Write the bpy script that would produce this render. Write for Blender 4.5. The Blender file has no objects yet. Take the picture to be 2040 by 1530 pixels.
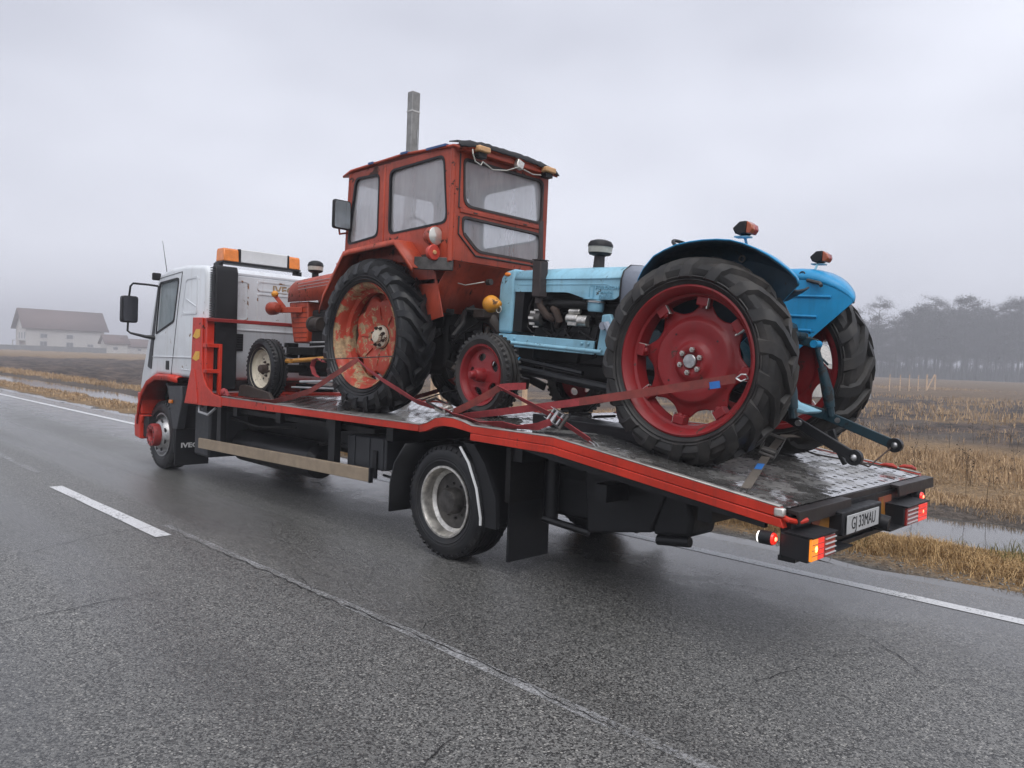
import bpy, bmesh, math, random
import numpy as np
from mathutils import Vector, Matrix, Euler
random.seed(7); np.random.seed(7)
R_ = math.radians
sc = bpy.context.scene
COL = sc.collection

# ---------------------------------------------------------------- camera
# world frame: X along the road away from the camera, Y to the left, Z up; camera stands at the origin
HAZE = 0.0025
CAM_H, F_PX, YAW, ROLL, PITCH = 1.65, 1532.0, 45.78, 2.2, -1.6
def cam_basis():
    y, p, r = R_(YAW), R_(PITCH), R_(ROLL)
    fw = Vector((math.cos(p)*math.cos(y), -math.cos(p)*math.sin(y), math.sin(p)))
    rt = Vector((-math.sin(y), -math.cos(y), 0)); up = rt.cross(fw)
    return math.cos(r)*rt + math.sin(r)*up, -math.sin(r)*rt + math.cos(r)*up, fw
RT, UP, FW = cam_basis()
cam_d = bpy.data.cameras.new('camera'); cam_d.sensor_width = 36; cam_d.lens = F_PX/2040*36
cam_d.clip_start = 0.05; cam_d.clip_end = 3000
cam = bpy.data.objects.new('camera', cam_d); COL.objects.link(cam)
cam.matrix_world = Matrix(((RT.x, UP.x, -FW.x, 0), (RT.y, UP.y, -FW.y, 0), (RT.z, UP.z, -FW.z, CAM_H), (0, 0, 0, 1)))
sc.camera = cam
CP = Vector((0, 0, CAM_H))
def ray(u, v): return RT*((u-1020)/F_PX) - UP*((v-765)/F_PX) + FW
def onY(u, v, Y): d = ray(u, v); return CP + d*(Y/d.y)
def onX(u, v, X): d = ray(u, v); return CP + d*(X/d.x)
def onZ(u, v, Z): d = ray(u, v); return CP + d*((Z-CAM_H)/d.z)
def onD(u, v, D): return CP + ray(u, v)*D          # depth along the view axis

# ---------------------------------------------------------------- world, sun, exposure
SUN_EL, SUN_AZ = R_(58), R_(200)
w = bpy.data.worlds.new('World'); sc.world = w; w.use_nodes = True
nt = w.node_tree; nt.nodes.clear()
sky = nt.nodes.new('ShaderNodeTexSky'); sky.sky_type = 'NISHITA'; sky.sun_disc = False
sky.sun_elevation = SUN_EL; sky.sun_rotation = SUN_AZ; sky.air_density = 1.0; sky.dust_density = 8.0; sky.ozone_density = 1.0
hs = nt.nodes.new('ShaderNodeHueSaturation'); hs.inputs['Saturation'].default_value = 0.25
nt.links.new(sky.outputs[0], hs.inputs['Color'])
# overcast deck: soft grey cloud cover mixed over the clear sky
tc = nt.nodes.new('ShaderNodeTexCoord'); mp = nt.nodes.new('ShaderNodeMapping'); mp.inputs['Scale'].default_value = (1, 1, 2.2)
nz = nt.nodes.new('ShaderNodeTexNoise'); nz.inputs['Scale'].default_value = 1.7; nz.inputs['Detail'].default_value = 3; nz.inputs['Roughness'].default_value = .45
nt.links.new(tc.outputs['Generated'], mp.inputs['Vector']); nt.links.new(mp.outputs[0], nz.inputs['Vector'])
cr = nt.nodes.new('ShaderNodeValToRGB'); cr.color_ramp.elements[0].position = .34; cr.color_ramp.elements[1].position = .66
cr.color_ramp.elements[0].color = (5.15, 5.35, 6.2, 1); cr.color_ramp.elements[1].color = (7.8, 8.05, 9.0, 1)
nt.links.new(nz.outputs[0], cr.inputs[0])
mx = nt.nodes.new('ShaderNodeMix'); mx.data_type = 'RGBA'; mx.inputs[0].default_value = 0.86
nt.links.new(hs.outputs[0], mx.inputs[6]); nt.links.new(cr.outputs[0], mx.inputs[7])
bg = nt.nodes.new('ShaderNodeBackground'); bg.inputs['Strength'].default_value = 0.1
wo = nt.nodes.new('ShaderNodeOutputWorld')
nt.links.new(mx.outputs[2], bg.inputs['Color']); nt.links.new(bg.outputs[0], wo.inputs['Surface'])
sd = bpy.data.lights.new('sun', 'SUN'); sd.energy = 1.4; sd.angle = R_(60); sd.color = (1, .975, .95)
so = bpy.data.objects.new('sun', sd); COL.objects.link(so)
# direction towards the sun: behind and to the right of the camera
sun_dir = Vector((math.cos(SUN_EL)*math.sin(SUN_AZ), math.cos(SUN_EL)*math.cos(SUN_AZ), math.sin(SUN_EL)))
sun_dir = Vector((-math.cos(SUN_EL)*.80, math.cos(SUN_EL)*.60, math.sin(SUN_EL)))
so.rotation_euler = sun_dir.to_track_quat('Z', 'Y').to_euler()
sky.sun_rotation = math.atan2(sun_dir.x, sun_dir.y)
sc.view_settings.view_transform = 'Standard'; sc.view_settings.look = 'None'
sc.view_settings.exposure = 0.48; sc.view_settings.gamma = 1.0; sc.view_settings.use_curve_mapping = False
sc.render.engine = 'CYCLES'
sc.cycles.use_denoising = True
sc.cycles.max_bounces = 7; sc.cycles.diffuse_bounces = 3; sc.cycles.glossy_bounces = 3
sc.cycles.transmission_bounces = 4; sc.cycles.transparent_max_bounces = 12; sc.cycles.volume_bounces = 0
sc.cycles.caustics_reflective = False; sc.cycles.caustics_refractive = False

# ---------------------------------------------------------------- tagging and mesh helpers
def tag(o, label=None, cat=None, group=None, kind=None):
    for k, v in (('label', label), ('category', cat), ('group', group), ('kind', kind)):
        if v: o[k] = v
    return o
OFF = {}
def link(o, parent=None):
    COL.objects.link(o)
    if parent is not None: o.parent = parent
    return o
def thing(name, label, cat, loc=(0, 0, 0), rot=(0, 0, 0), group=None, world=True):
    o = bpy.data.objects.new(name, None); o.empty_display_size = .2
    o.location = loc; o.rotation_euler = rot; COL.objects.link(o)
    OFF[o.name] = Vector(loc) if world else Vector((0, 0, 0))
    return tag(o, label, cat, group)
def off(parent):
    if parent is None: return Vector((0, 0, 0))
    return OFF.get(parent.name, Vector((0, 0, 0)))

class MB:
    def __init__(s): s.v = []; s.f = []
    def add(s, vs, fs):
        b = len(s.v); s.v.extend([tuple(p) for p in vs]); s.f.extend([tuple(i+b for i in q) for q in fs]); return s
    def box(s, c, d, rot=None):
        x, y, z = d[0]/2, d[1]/2, d[2]/2
        vs = [Vector(p) for p in ((-x,-y,-z),(x,-y,-z),(x,y,-z),(-x,y,-z),(-x,-y,z),(x,-y,z),(x,y,z),(-x,y,z))]
        if rot is not None:
            m = rot if isinstance(rot, Matrix) else Euler(rot).to_matrix(); vs = [m @ p for p in vs]
        c = Vector(c)
        return s.add([p+c for p in vs], [(0,3,2,1),(4,5,6,7),(0,1,5,4),(1,2,6,5),(2,3,7,6),(3,0,4,7)])
    def bb(s, a, b): return s.box([(a[i]+b[i])/2 for i in range(3)], [abs(b[i]-a[i]) for i in range(3)])
    def beam(s, p, q, w, h, up=(0, 0, 1)):
        p, q = Vector(p), Vector(q); d = q-p; L = d.length; d.normalize()
        sd_ = Vector(up).cross(d)
        if sd_.length < 1e-4: sd_ = Vector((0, 1, 0)).cross(d)
        sd_.normalize(); u = d.cross(sd_)
        m = Matrix((d, sd_, u)).transposed()
        return s.box((p+q)/2, (L, w, h), m)
    def prism(s, poly, y0, y1, ax='y'):
        n = len(poly)
        def P(a, b, t): return (a, t, b) if ax == 'y' else ((t, a, b) if ax == 'x' else (a, b, t))
        vs = [P(a, b, y0) for a, b in poly] + [P(a, b, y1) for a, b in poly]
        fs = [tuple(range(n)), tuple(range(2*n-1, n-1, -1))] + [(i, (i+1) % n, n+(i+1) % n, n+i) for i in range(n)]
        return s.add(vs, fs)
    def tube(s, pts, r, n=8, caps=True, closed=False):
        pts = [Vector(p) for p in pts]; m = len(pts)
        rs = r if isinstance(r, (list, tuple)) else [r]*m
        T = []
        for i in range(m):
            a = pts[(i-1) % m] if (closed or i > 0) else pts[i]; b = pts[(i+1) % m] if (closed or i < m-1) else pts[i]
            t = (b-a); T.append(t.normalized() if t.length > 1e-9 else Vector((1, 0, 0)))
        ref = Vector((0, 0, 1)) if abs(T[0].z) < .9 else Vector((1, 0, 0))
        u = T[0].cross(ref).normalized(); vs = []
        for i in range(m):
            u = (u - T[i]*u.dot(T[i])); u = u.normalized() if u.length > 1e-6 else T[i].orthogonal().normalized()
            w_ = T[i].cross(u)
            for k in range(n):
                a = 2*math.pi*k/n; vs.append(pts[i] + (u*math.cos(a) + w_*math.sin(a))*rs[i])
        fs = []
        for i in range(m if closed else m-1):
            j = (i+1) % m
            for k in range(n): fs.append((i*n+k, i*n+(k+1) % n, j*n+(k+1) % n, j*n+k))
        if caps and not closed: fs += [tuple(range(n-1, -1, -1)), tuple((m-1)*n+k for k in range(n))]
        return s.add(vs, fs)
    def lathe(s, prof, c=(0, 0, 0), ax='y', n=48, closed=False, caps=False, a0=0, a1=None):
        c = Vector(c); vs = []; full = a1 is None
        m = n if full else n+1
        for r, t in prof:
            for k in range(m):
                a = a0 + ((2*math.pi*k/n) if full else (a1-a0)*k/n)
                p, q = r*math.cos(a), r*math.sin(a)
                vs.append(c + Vector((p, t, q) if ax == 'y' else ((t, p, q) if ax == 'x' else (p, q, t))))
        fs = []; L = len(prof)
        for i in range(L if closed else L-1):
            j = (i+1) % L
            for k in range(m if full else m-1):
                k2 = (k+1) % m; fs.append((i*m+k, i*m+k2, j*m+k2, j*m+k))
        if caps: fs += [tuple(range(m-1, -1, -1)), tuple((L-1)*m+k for k in range(m))]
        return s.add(vs, fs)
    def grid(s, rows, cu=False):
        n = len(rows[0]); vs = [p for r in rows for p in r]; fs = []
        for i in range(len(rows)-1):
            for k in range(n if cu else n-1):
                k2 = (k+1) % n; fs.append((i*n+k, i*n+k2, (i+1)*n+k2, (i+1)*n+k))
        return s.add(vs, fs)
    def sphere(s, c, r, n=12, m=8, sc_=(1, 1, 1)):
        rows = []
        for i in range(m+1):
            t = math.pi*i/m
            rows.append([(c[0]+r*sc_[0]*max(math.sin(t), 1e-3)*math.cos(2*math.pi*k/n), c[1]+r*sc_[1]*max(math.sin(t), 1e-3)*math.sin(2*math.pi*k/n), c[2]+r*sc_[2]*math.cos(t)) for k in range(n)])
        return s.grid(rows, True)
    def ribbon(s, pts, width, wd, th=.004):
        pts = [Vector(p) for p in pts]; rows = []
        for i, p in enumerate(pts):
            d = Vector(wd[i] if isinstance(wd, list) else wd).normalized()*width/2
            a = pts[max(i-1, 0)]; b = pts[min(i+1, len(pts)-1)]
            nn = (b-a).cross(d); nn = nn.normalized()*th/2 if nn.length > 1e-9 else Vector((0, 0, th/2))
            rows.append([p-d-nn, p+d-nn, p+d+nn, p-d+nn])
        s.grid(rows, True); k = len(s.v); n = len(pts)
        b0 = k-4*n; s.f += [(b0+3, b0+2, b0+1, b0), (k-4, k-3, k-2, k-1)]
        return s
    def xf(s, m): s.v = [tuple(m @ Vector(p)) for p in s.v]; return s
    def mesh(s, name, o=Vector((0, 0, 0)), mat=None, sharp=35, smooth=True):
        me = bpy.data.meshes.new(name)
        me.from_pydata([(p[0]-o.x, p[1]-o.y, p[2]-o.z) for p in s.v], [], s.f)
        bm = bmesh.new(); bm.from_mesh(me); bmesh.ops.recalc_face_normals(bm, faces=bm.faces); bm.to_mesh(me); bm.free()
        fin(me, mat, sharp, smooth); return me
    def build(s, name, mat, parent=None, bevel=0, seg=2, solid=0, sharp=35, smooth=True, **kw):
        me = s.mesh(name, off(parent), mat, sharp, smooth)
        return place(name, me, parent, bevel, seg, solid, **kw)
def fin(me, mat, sharp=35, smooth=True):
    if mat is not None: me.materials.append(mat)
    if smooth:
        me.polygons.foreach_set('use_smooth', [True]*len(me.polygons)); me.set_sharp_from_angle(angle=R_(sharp))
def place(name, me, parent=None, bevel=0, seg=2, solid=0, loc=None, rot=None, **kw):
    o = bpy.data.objects.new(name, me); link(o, parent)
    if parent is not None: OFF[o.name] = off(parent)
    if loc is not None: o.location = loc
    if rot is not None: o.rotation_euler = rot
    if solid:
        m = o.modifiers.new('solid', 'SOLIDIFY'); m.thickness = solid; m.offset = 0
    if bevel:
        m = o.modifiers.new('bevel', 'BEVEL'); m.width = bevel; m.segments = seg; m.limit_method = 'ANGLE'; m.angle_limit = R_(40); m.harden_normals = False
    return tag(o, **kw) if kw else o
def rpoly(pts, r, n=4):
    out = []; m = len(pts)
    for i in range(m):
        p = Vector(pts[i]); a = Vector(pts[i-1]); b = Vector(pts[(i+1) % m])
        rr = r[i] if isinstance(r, (list, tuple)) else r
        da, db = (a-p), (b-p); k = min(rr, da.length*.45, db.length*.45)
        p0 = p + da.normalized()*k; p1 = p + db.normalized()*k
        for j in range(n+1):
            t = j/n; q = p0*(1-t)**2 + p*2*t*(1-t) + p1*t*t; out.append((q.x, q.y))
    return out
def plate_mesh(name, outline, holes, thick, M, mat, o=Vector((0, 0, 0)), bev=0):
    """flat plate with holes: 2D outline (a,b) mapped by matrix M (a,b,thickness) into space"""
    cu = bpy.data.curves.new(name, 'CURVE'); cu.dimensions = '2D'; cu.fill_mode = 'BOTH'; cu.extrude = thick/2; cu.bevel_depth = bev
    for poly in [outline] + list(holes):
        sp = cu.splines.new('POLY'); sp.points.add(len(poly)-1)
        for i, p in enumerate(poly): sp.points[i].co = (p[0], p[1], 0, 1)
        sp.use_cyclic_u = True
    ob = bpy.data.objects.new(name, cu); COL.objects.link(ob)
    dg = bpy.context.evaluated_depsgraph_get(); dg.update()
    me = bpy.data.meshes.new_from_object(ob.evaluated_get(dg)); bpy.data.objects.remove(ob); bpy.data.curves.remove(cu)
    me.transform(Matrix.Translation(-o) @ M); me.materials.clear(); me.name = name
    bm = bmesh.new(); bm.from_mesh(me); bmesh.ops.remove_doubles(bm, verts=bm.verts, dist=1e-5); bmesh.ops.recalc_face_normals(bm, faces=bm.faces); bm.to_mesh(me); bm.free()
    fin(me, mat); return me
def MXZ(y): return Matrix(((1, 0, 0, 0), (0, 0, -1, y), (0, 1, 0, 0), (0, 0, 0, 1)))      # (a,b)->(x,z) at y
def MYZ(x): return Matrix(((0, 0, 1, x), (1, 0, 0, 0), (0, 1, 0, 0), (0, 0, 0, 1)))       # (a,b)->(y,z) at x
def plate(name, outline, holes, thick, M, mat, parent, bev=0, **kw):
    return place(name, plate_mesh(name, outline, holes, thick, M, mat, off(parent), bev), parent, **kw)
def text(name, body, size, M, mat, parent, extrude=.002, bold=0.0, sx=1.0, sp=1.0):
    cu = bpy.data.curves.new(name, 'FONT'); cu.body = body; cu.size = size; cu.extrude = extrude; cu.offset = bold
    cu.align_x = 'CENTER'; cu.align_y = 'CENTER'; cu.space_character = sp; cu.resolution_u = 3
    ob = bpy.data.objects.new(name, cu); COL.objects.link(ob)
    dg = bpy.context.evaluated_depsgraph_get(); dg.update()
    me = bpy.data.meshes.new_from_object(ob.evaluated_get(dg)); bpy.data.objects.remove(ob); bpy.data.curves.remove(cu)
    me.transform(Matrix.Translation(-off(parent)) @ M @ Matrix.Diagonal((sx, 1, 1, 1))); me.materials.clear(); me.materials.append(mat)
    return place(name, me, parent)
def boolean(o, cutters):
    for c in cutters:
        m = o.modifiers.new('b', 'BOOLEAN'); m.operation = 'DIFFERENCE'; m.solver = 'EXACT'; m.object = c
    dg = bpy.context.evaluated_depsgraph_get(); dg.update()
    me = bpy.data.meshes.new_from_object(o.evaluated_get(dg)); o.modifiers.clear(); o.data = me
    for c in cutters: bpy.data.objects.remove(c)
    me.polygons.foreach_set('use_smooth', [True]*len(me.polygons)); me.set_sharp_from_angle(angle=R_(35))
    return o
def np_mesh(name, V, F, mat, smooth=False):
    """fast mesh from numpy: V (n,3); F (m,k)"""
    me = bpy.data.meshes.new(name); V = np.asarray(V, np.float32); F = np.asarray(F, np.int32)
    me.vertices.add(len(V)); me.vertices.foreach_set('co', V.ravel())
    k = F.shape[1]; me.loops.add(F.size); me.loops.foreach_set('vertex_index', F.ravel())
    me.polygons.add(len(F)); me.polygons.foreach_set('loop_start', np.arange(0, F.size, k, dtype=np.int32))
    try: me.polygons.foreach_set('loop_total', np.full(len(F), k, np.int32))
    except Exception: pass
    me.update(calc_edges=True)
    if smooth: me.polygons.foreach_set('use_smooth', np.ones(len(F), bool))
    if mat: me.materials.append(mat)
    return me
def _hash(ix, iy, s):
    h = (ix.astype(np.int64)*374761393 + iy.astype(np.int64)*668265263 + s*144665) & 0x7fffffff
    h = ((h ^ (h >> 13))*1274126177) & 0x7fffffff
    return ((h ^ (h >> 16)) & 0xffff)/65535.0
def vnoise(x, y, s=0):
    ix, iy = np.floor(x), np.floor(y); fx, fy = x-ix, y-iy; fx = fx*fx*(3-2*fx); fy = fy*fy*(3-2*fy)
    a, b, c, d = _hash(ix, iy, s), _hash(ix+1, iy, s), _hash(ix, iy+1, s), _hash(ix+1, iy+1, s)
    return (a*(1-fx)+b*fx)*(1-fy) + (c*(1-fx)+d*fx)*fy
def fbm(x, y, s=0, o=4):
    t = 0; a = .5
    for i in range(o): t = t + a*vnoise(x*2**i+i*17.3, y*2**i-i*9.1, s+i); a *= .5
    return t/(1-.5**o)
# ---------------------------------------------------------------- materials
class NT:
    def __init__(s, name):
        s.m = bpy.data.materials.new(name); s.m.use_nodes = True; s.t = s.m.node_tree; s.t.nodes.clear()
        s.out = s.t.nodes.new('ShaderNodeOutputMaterial')
    def n(s, typ, **kw):
        nd = s.t.nodes.new('ShaderNode'+typ)
        for k, v in kw.items():
            if hasattr(nd, k) and k not in nd.inputs: setattr(nd, k, v)
            else: s.set(nd, k, v)
        return nd
    def set(s, nd, k, v):
        i = nd.inputs[k]
        if isinstance(v, bpy.types.NodeSocket): s.t.links.new(v, i)
        elif isinstance(v, bpy.types.Node): s.t.links.new(v.outputs[0], i)
        else:
            if hasattr(i.default_value, '__len__') and not isinstance(v, str):
                v = tuple(v) if hasattr(v, '__len__') else (v, v, v)
                if len(i.default_value) == 4 and len(v) == 3: v = (*v, 1)
            i.default_value = v
    def coord(s, scale=(1, 1, 1), rot=(0, 0, 0), loc=(0, 0, 0)):
        c = s.n('TexCoord'); m = s.n('Mapping'); s.t.links.new(c.outputs['Object'], m.inputs['Vector'])
        m.inputs['Scale'].default_value = scale; m.inputs['Rotation'].default_value = rot; m.inputs['Location'].default_value = loc
        return m.outputs[0]
    def noise(s, vec, scale, detail=4, rough=.55, dist=0):
        nd = s.n('TexNoise'); nd.inputs['Scale'].default_value = scale; nd.inputs['Detail'].default_value = detail
        nd.inputs['Roughness'].default_value = rough; nd.inputs['Distortion'].default_value = dist
        s.t.links.new(vec, nd.inputs['Vector']); return nd.outputs[0]
    def ramp(s, fac, a, b, ca=0., cb=1.):
        nd = s.n('MapRange'); nd.clamp = True; nd.interpolation_type = 'SMOOTHSTEP'
        s.t.links.new(fac, nd.inputs['Value']); nd.inputs['From Min'].default_value = a; nd.inputs['From Max'].default_value = b
        nd.inputs['To Min'].default_value = ca; nd.inputs['To Max'].default_value = cb; return nd.outputs[0]
    def mix(s, fac, a, b):
        nd = s.n('Mix'); nd.data_type = 'RGBA'
        for k, v in ((0, fac), (6, a), (7, b)):
            i = nd.inputs[k]
            if isinstance(v, bpy.types.NodeSocket): s.t.links.new(v, i)
            else: i.default_value = ((*v, 1) if hasattr(v, '__len__') and len(v) == 3 else v)
        return nd.outputs[2]
    def math(s, op, a, b=0.0):
        nd = s.n('Math'); nd.operation = op
        for k, v in ((0, a), (1, b)):
            if isinstance(v, bpy.types.NodeSocket): s.t.links.new(v, nd.inputs[k])
            else: nd.inputs[k].default_value = v
        return nd.outputs[0]
    def bump(s, h, strength=.3, dist=.01):
        nd = s.n('Bump'); nd.inputs['Strength'].default_value = strength; nd.inputs['Distance'].default_value = dist
        s.t.links.new(h, nd.inputs['Height']); return nd.outputs[0]
    def bsdf(s, **kw):
        nd = s.n('BsdfPrincipled')
        for k, v in kw.items(): s.set(nd, k.replace('_', ' '), v)
        return nd
    def done(s, sh): s.t.links.new(sh.outputs[0] if isinstance(sh, bpy.types.Node) else sh, s.out.inputs['Surface']); return s.m

def paint(name, col, rough=.4, wear=.0, wearcol=(.11, .045, .025), fade=.12, dirt=.35, dirtcol=(.045, .038, .032), metal=0, scale=1., coat=.15, wscale=9):
    """worn vehicle paint: faded patches, chips to rust or primer, rain streaks and road dirt"""
    s = NT(name); c = s.coord((scale,)*3)
    n1 = s.noise(c, 2.3, 5); base = s.mix(s.ramp(n1, .3, .75), tuple(x*(1-fade) for x in col), tuple(min(1, x*(1+fade)+.01*fade) for x in col))
    cs = s.coord((7*scale, 7*scale, .7*scale)); st = s.noise(cs, 2.2, 5, .65)
    f1 = s.noise(c, 26, 5, .7)
    dm = s.math('MULTIPLY', s.ramp(st, .48, .8), dirt); dm = s.math('ADD', dm, s.math('MULTIPLY', s.ramp(f1, .5, .8), dirt*.35))
    colr = s.mix(dm, base, dirtcol); rg = s.ramp(f1, .2, .8, rough*.75, min(1, rough*1.3)); h = f1
    if wear:
        ch = s.noise(c, wscale, 9, .72, .4); big = s.noise(c, 1.9, 3)
        k = s.math('ADD', ch, s.math('MULTIPLY', s.math('SUBTRACT', big, .5), .45))
        wm = s.ramp(k, .72-.28*wear, .76-.28*wear)
        rust = s.mix(s.ramp(f1, .3, .7), wearcol, tuple(x*.45 for x in wearcol))
        colr = s.mix(wm, colr, rust); rg = s.mix(wm, rg, (.8, .8, .8))
    b = s.bsdf(Base_Color=colr, Roughness=rg, Metallic=metal, Coat_Weight=coat*.4, Coat_Roughness=.12, Specular_IOR_Level=.38, Normal=s.bump(s.math('ADD', h, s.math('MULTIPLY', n1, 1.6)), .12, .006))
    return s.done(b)
def simple(name, col, rough=.5, metal=0, var=.25, scale=14, coat=0, bump=.15, spec=.5):
    s = NT(name); c = s.coord(); n = s.noise(c, scale, 5, .65); n2 = s.noise(c, scale*.15, 3)
    k = s.math('ADD', s.math('MULTIPLY', n, .6), s.math('MULTIPLY', n2, .4))
    colr = s.mix(s.ramp(k, .3, .7), tuple(x*(1-var) for x in col), tuple(min(1, x*(1+var)) for x in col))
    return s.done(s.bsdf(Base_Color=colr, Roughness=s.ramp(n, .2, .8, rough*.8, min(1, rough*1.25)), Metallic=metal, Coat_Weight=coat, Specular_IOR_Level=spec, Normal=s.bump(n, bump, .006)))
def emit_lens(name, col, strength, base):
    s = NT(name); c = s.coord(); wv = s.n('TexWave', bands_direction='Z'); wv.inputs['Scale'].default_value = 30; s.t.links.new(c, wv.inputs['Vector'])
    return s.done(s.bsdf(Base_Color=base, Roughness=.15, Coat_Weight=.5, Emission_Color=col, Emission_Strength=strength, Normal=s.bump(wv.outputs[0], .25, .003)))
def glass(name, tint=(.8, .85, .88), fog=.0, fogcol=(.75, .78, .82), alpha=.12, rough=.03, streak=False):
    """thin pane: clear share + gloss, optionally overlaid with a pale diffuse veil"""
    s = NT(name); tr = s.n('BsdfTransparent', Color=tint); gl = s.n('BsdfGlossy', Roughness=rough)
    lw = s.n('LayerWeight'); lw.inputs['Blend'].default_value = .25
    fac = s.math('ADD', s.math('MULTIPLY', lw.outputs['Fresnel'], .55), alpha*.4)
    m1 = s.n('MixShader', Fac=fac); s.t.links.new(tr.outputs[0], m1.inputs[1]); s.t.links.new(gl.outputs[0], m1.inputs[2])
    if not fog: return s.done(m1)
    df = s.n('BsdfDiffuse', Color=fogcol); tl = s.n('BsdfTranslucent', Color=fogcol); ms = s.n('MixShader', Fac=.55)
    s.t.links.new(df.outputs[0], ms.inputs[1]); s.t.links.new(tl.outputs[0], ms.inputs[2])
    c = s.coord((5, 5, .9)); n = s.noise(c, 1.3, 5, .6)
    m2 = s.n('MixShader', Fac=s.ramp(n, .25, .75, fog*.75, min(1, fog*1.2)))
    s.t.links.new(m1.outputs[0], m2.inputs[1]); s.t.links.new(ms.outputs[0], m2.inputs[2])
    return s.done(m2)
def rubber(name, col=(.010, .0108, .0125), dust=.3, dustcol=(.055, .05, .045), rough=.42):
    s = NT(name); c = s.coord(); n = s.noise(c, 5, 5, .6); f = s.noise(c, 60, 4, .6)
    colr = s.mix(s.math('MULTIPLY', s.ramp(n, .42, .75), dust), col, dustcol)
    return s.done(s.bsdf(Base_Color=colr, Roughness=s.ramp(n, .3, .7, rough*.75, rough*1.35), Specular_IOR_Level=.4, Normal=s.bump(f, .12, .003)))
M = {}
M['white'] = paint('white_cab_paint', (.66, .69, .72), .34, .26, (.26, .15, .08), .07, .34, (.34, .30, .26), coat=.3)
M['truck_red'] = paint('truck_red_paint', (.52, .032, .014), .36, .26, (.07, .04, .032), .18, .42, (.06, .022, .018))
M['truck_red_dark'] = paint('weathered_red_paint', (.30, .028, .026), .5, .25, (.08, .045, .035), .2, .4)
M['tractor_red'] = paint('old_tractor_red', (.36, .052, .024), .42, .38, (.075, .030, .02), .30, .62, (.05, .022, .016))
M['tractor_red2'] = paint('orange_red_panel', (.46, .062, .024), .42, .36, (.09, .04, .024), .26, .5, (.07, .03, .02))
M['wheel_red_worn'] = paint('flaking_wheel_red', (.44, .055, .028), .48, .62, (.50, .35, .20), .25, .32, (.07, .04, .03), wscale=14)
M['wheel_rim_worn'] = paint('peeling_rim_paint', (.44, .055, .028), .48, .80, (.52, .37, .21), .25, .35, (.05, .03, .02), wscale=7)
M['wheel_red'] = paint('oxide_red_wheel', (.245, .013, .016), .42, .34, (.10, .05, .04), .16, .3, (.09, .05, .045))
M['wheel_white'] = paint('rusty_white_wheel', (.60, .55, .44), .5, .38, (.10, .05, .03), .15, .4, (.12, .08, .05), wscale=16)
M['blue_pale'] = paint('faded_blue_bonnet', (.25, .48, .60), .44, .27, (.075, .075, .075), .2, .5, (.10, .13, .14))
M['white_rust'] = paint('rust_edged_white', (.64, .66, .68), .35, .55, (.28, .13, .05), .06, .3, (.3, .2, .12))
M['blue_dark'] = paint('grimy_blue_paint', (.006, .032, .046), .42, .62, (.022, .021, .02), .2, .7, (.014, .014, .014))
M['blue'] = paint('bright_blue_fender', (.020, .285, .56), .36, .30, (.025, .05, .07), .14, .35, (.02, .09, .15), coat=.3)
M['lavender'] = paint('bleached_cowl_paint', (.28, .31, .37), .45, .2, (.12, .09, .08), .1, .25)
M['black'] = simple('black_plastic', (.008, .0085, .010), .48, var=.3, spec=.35)
M['black_wet'] = simple('wet_black_steel', (.009, .0095, .011), .36, var=.4, spec=.35)
M['grime'] = simple('oily_grime', (.0085, .008, .008), .5, var=.6, scale=22, bump=.5, spec=.3)
M['grime_brown'] = simple('rusty_grime', (.035, .025, .02), .6, var=.5, scale=18, bump=.5)
M['rust'] = simple('rusty_pipe', (.045, .028, .021), .75, var=.45, scale=30, bump=.4)
M['rust_dark'] = simple('scorched_exhaust', (.040, .031, .030), .7, var=.4, scale=24, bump=.6)
M['steel'] = simple('dull_bare_steel', (.42, .42, .42), .38, .9, .35, 20)
M['steel_dirty'] = simple('dirty_steel', (.58, .56, .52), .36, .8, .5, 16, bump=.3)
M['steel_dark'] = simple('dark_steel', (.09, .085, .08), .45, .7, .5, 16, bump=.3)
M['alu_tan'] = simple('weathered_tan_rail', (.30, .235, .165), .5, .1, .22, 12)
M['grey_plastic'] = simple('grey_plastic', (.028, .030, .034), .45, 0, .25)
M['rear_brown'] = simple('brown_black_steel', (.022, .017, .016), .42, .2, .4, 12)
M['rubber'] = rubber('wet_tyre_rubber'); M['rubber_old'] = rubber('dusty_tyre_rubber', (.017, .0165, .016), .8, (.068, .061, .055), .5)
M['rubber_lug'] = rubber('worn_lug_rubber', (.022, .023, .026), .5, (.06, .058, .058), .36)
M['strap'] = simple('faded_red_webbing', (.33, .045, .050), .75, 0, .3, 40, bump=.3)
M['strap_dirty'] = simple('grimy_red_webbing', (.21, .042, .035), .8, 0, .45, 12, bump=.3)
M['strap_brown'] = simple('muddy_webbing', (.10, .085, .07), .8, 0, .3, 30, bump=.3)
M['chain'] = simple('chain_steel', (.05, .042, .036), .45, .6, .4)
M['yellow'] = simple('yellow_reflector', (.70, .38, .03), .35, 0, .15)
M['refl_red'] = simple('red_reflector', (.50, .05, .03), .35, 0, .15)
M['refl_dim'] = simple('grimy_reflector', (.24, .06, .025), .45, 0, .3)
M['refl_dim_y'] = simple('grimy_yellow_reflector', (.30, .13, .02), .45, 0, .3)
M['amber'] = simple('amber_lens', (.70, .19, .015), .18, 0, .2, coat=.5)
M['amber_deep'] = simple('deep_amber_lens', (.36, .07, .018), .2, 0, .25, coat=.4)
M['amber_old'] = simple('sun_bleached_amber', (.58, .33, .15), .35, 0, .2)
M['orange_lamp'] = paint('orange_lamp_cap', (.72, .30, .03), .35, .25, (.10, .05, .02), .1, .3)
M['red_lens'] = simple('dull_red_lens', (.30, .03, .025), .18, 0, .2, coat=.5)
M['lamp_grey'] = simple('grey_white_panel', (.62, .63, .63), .35, 0, .06)
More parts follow.
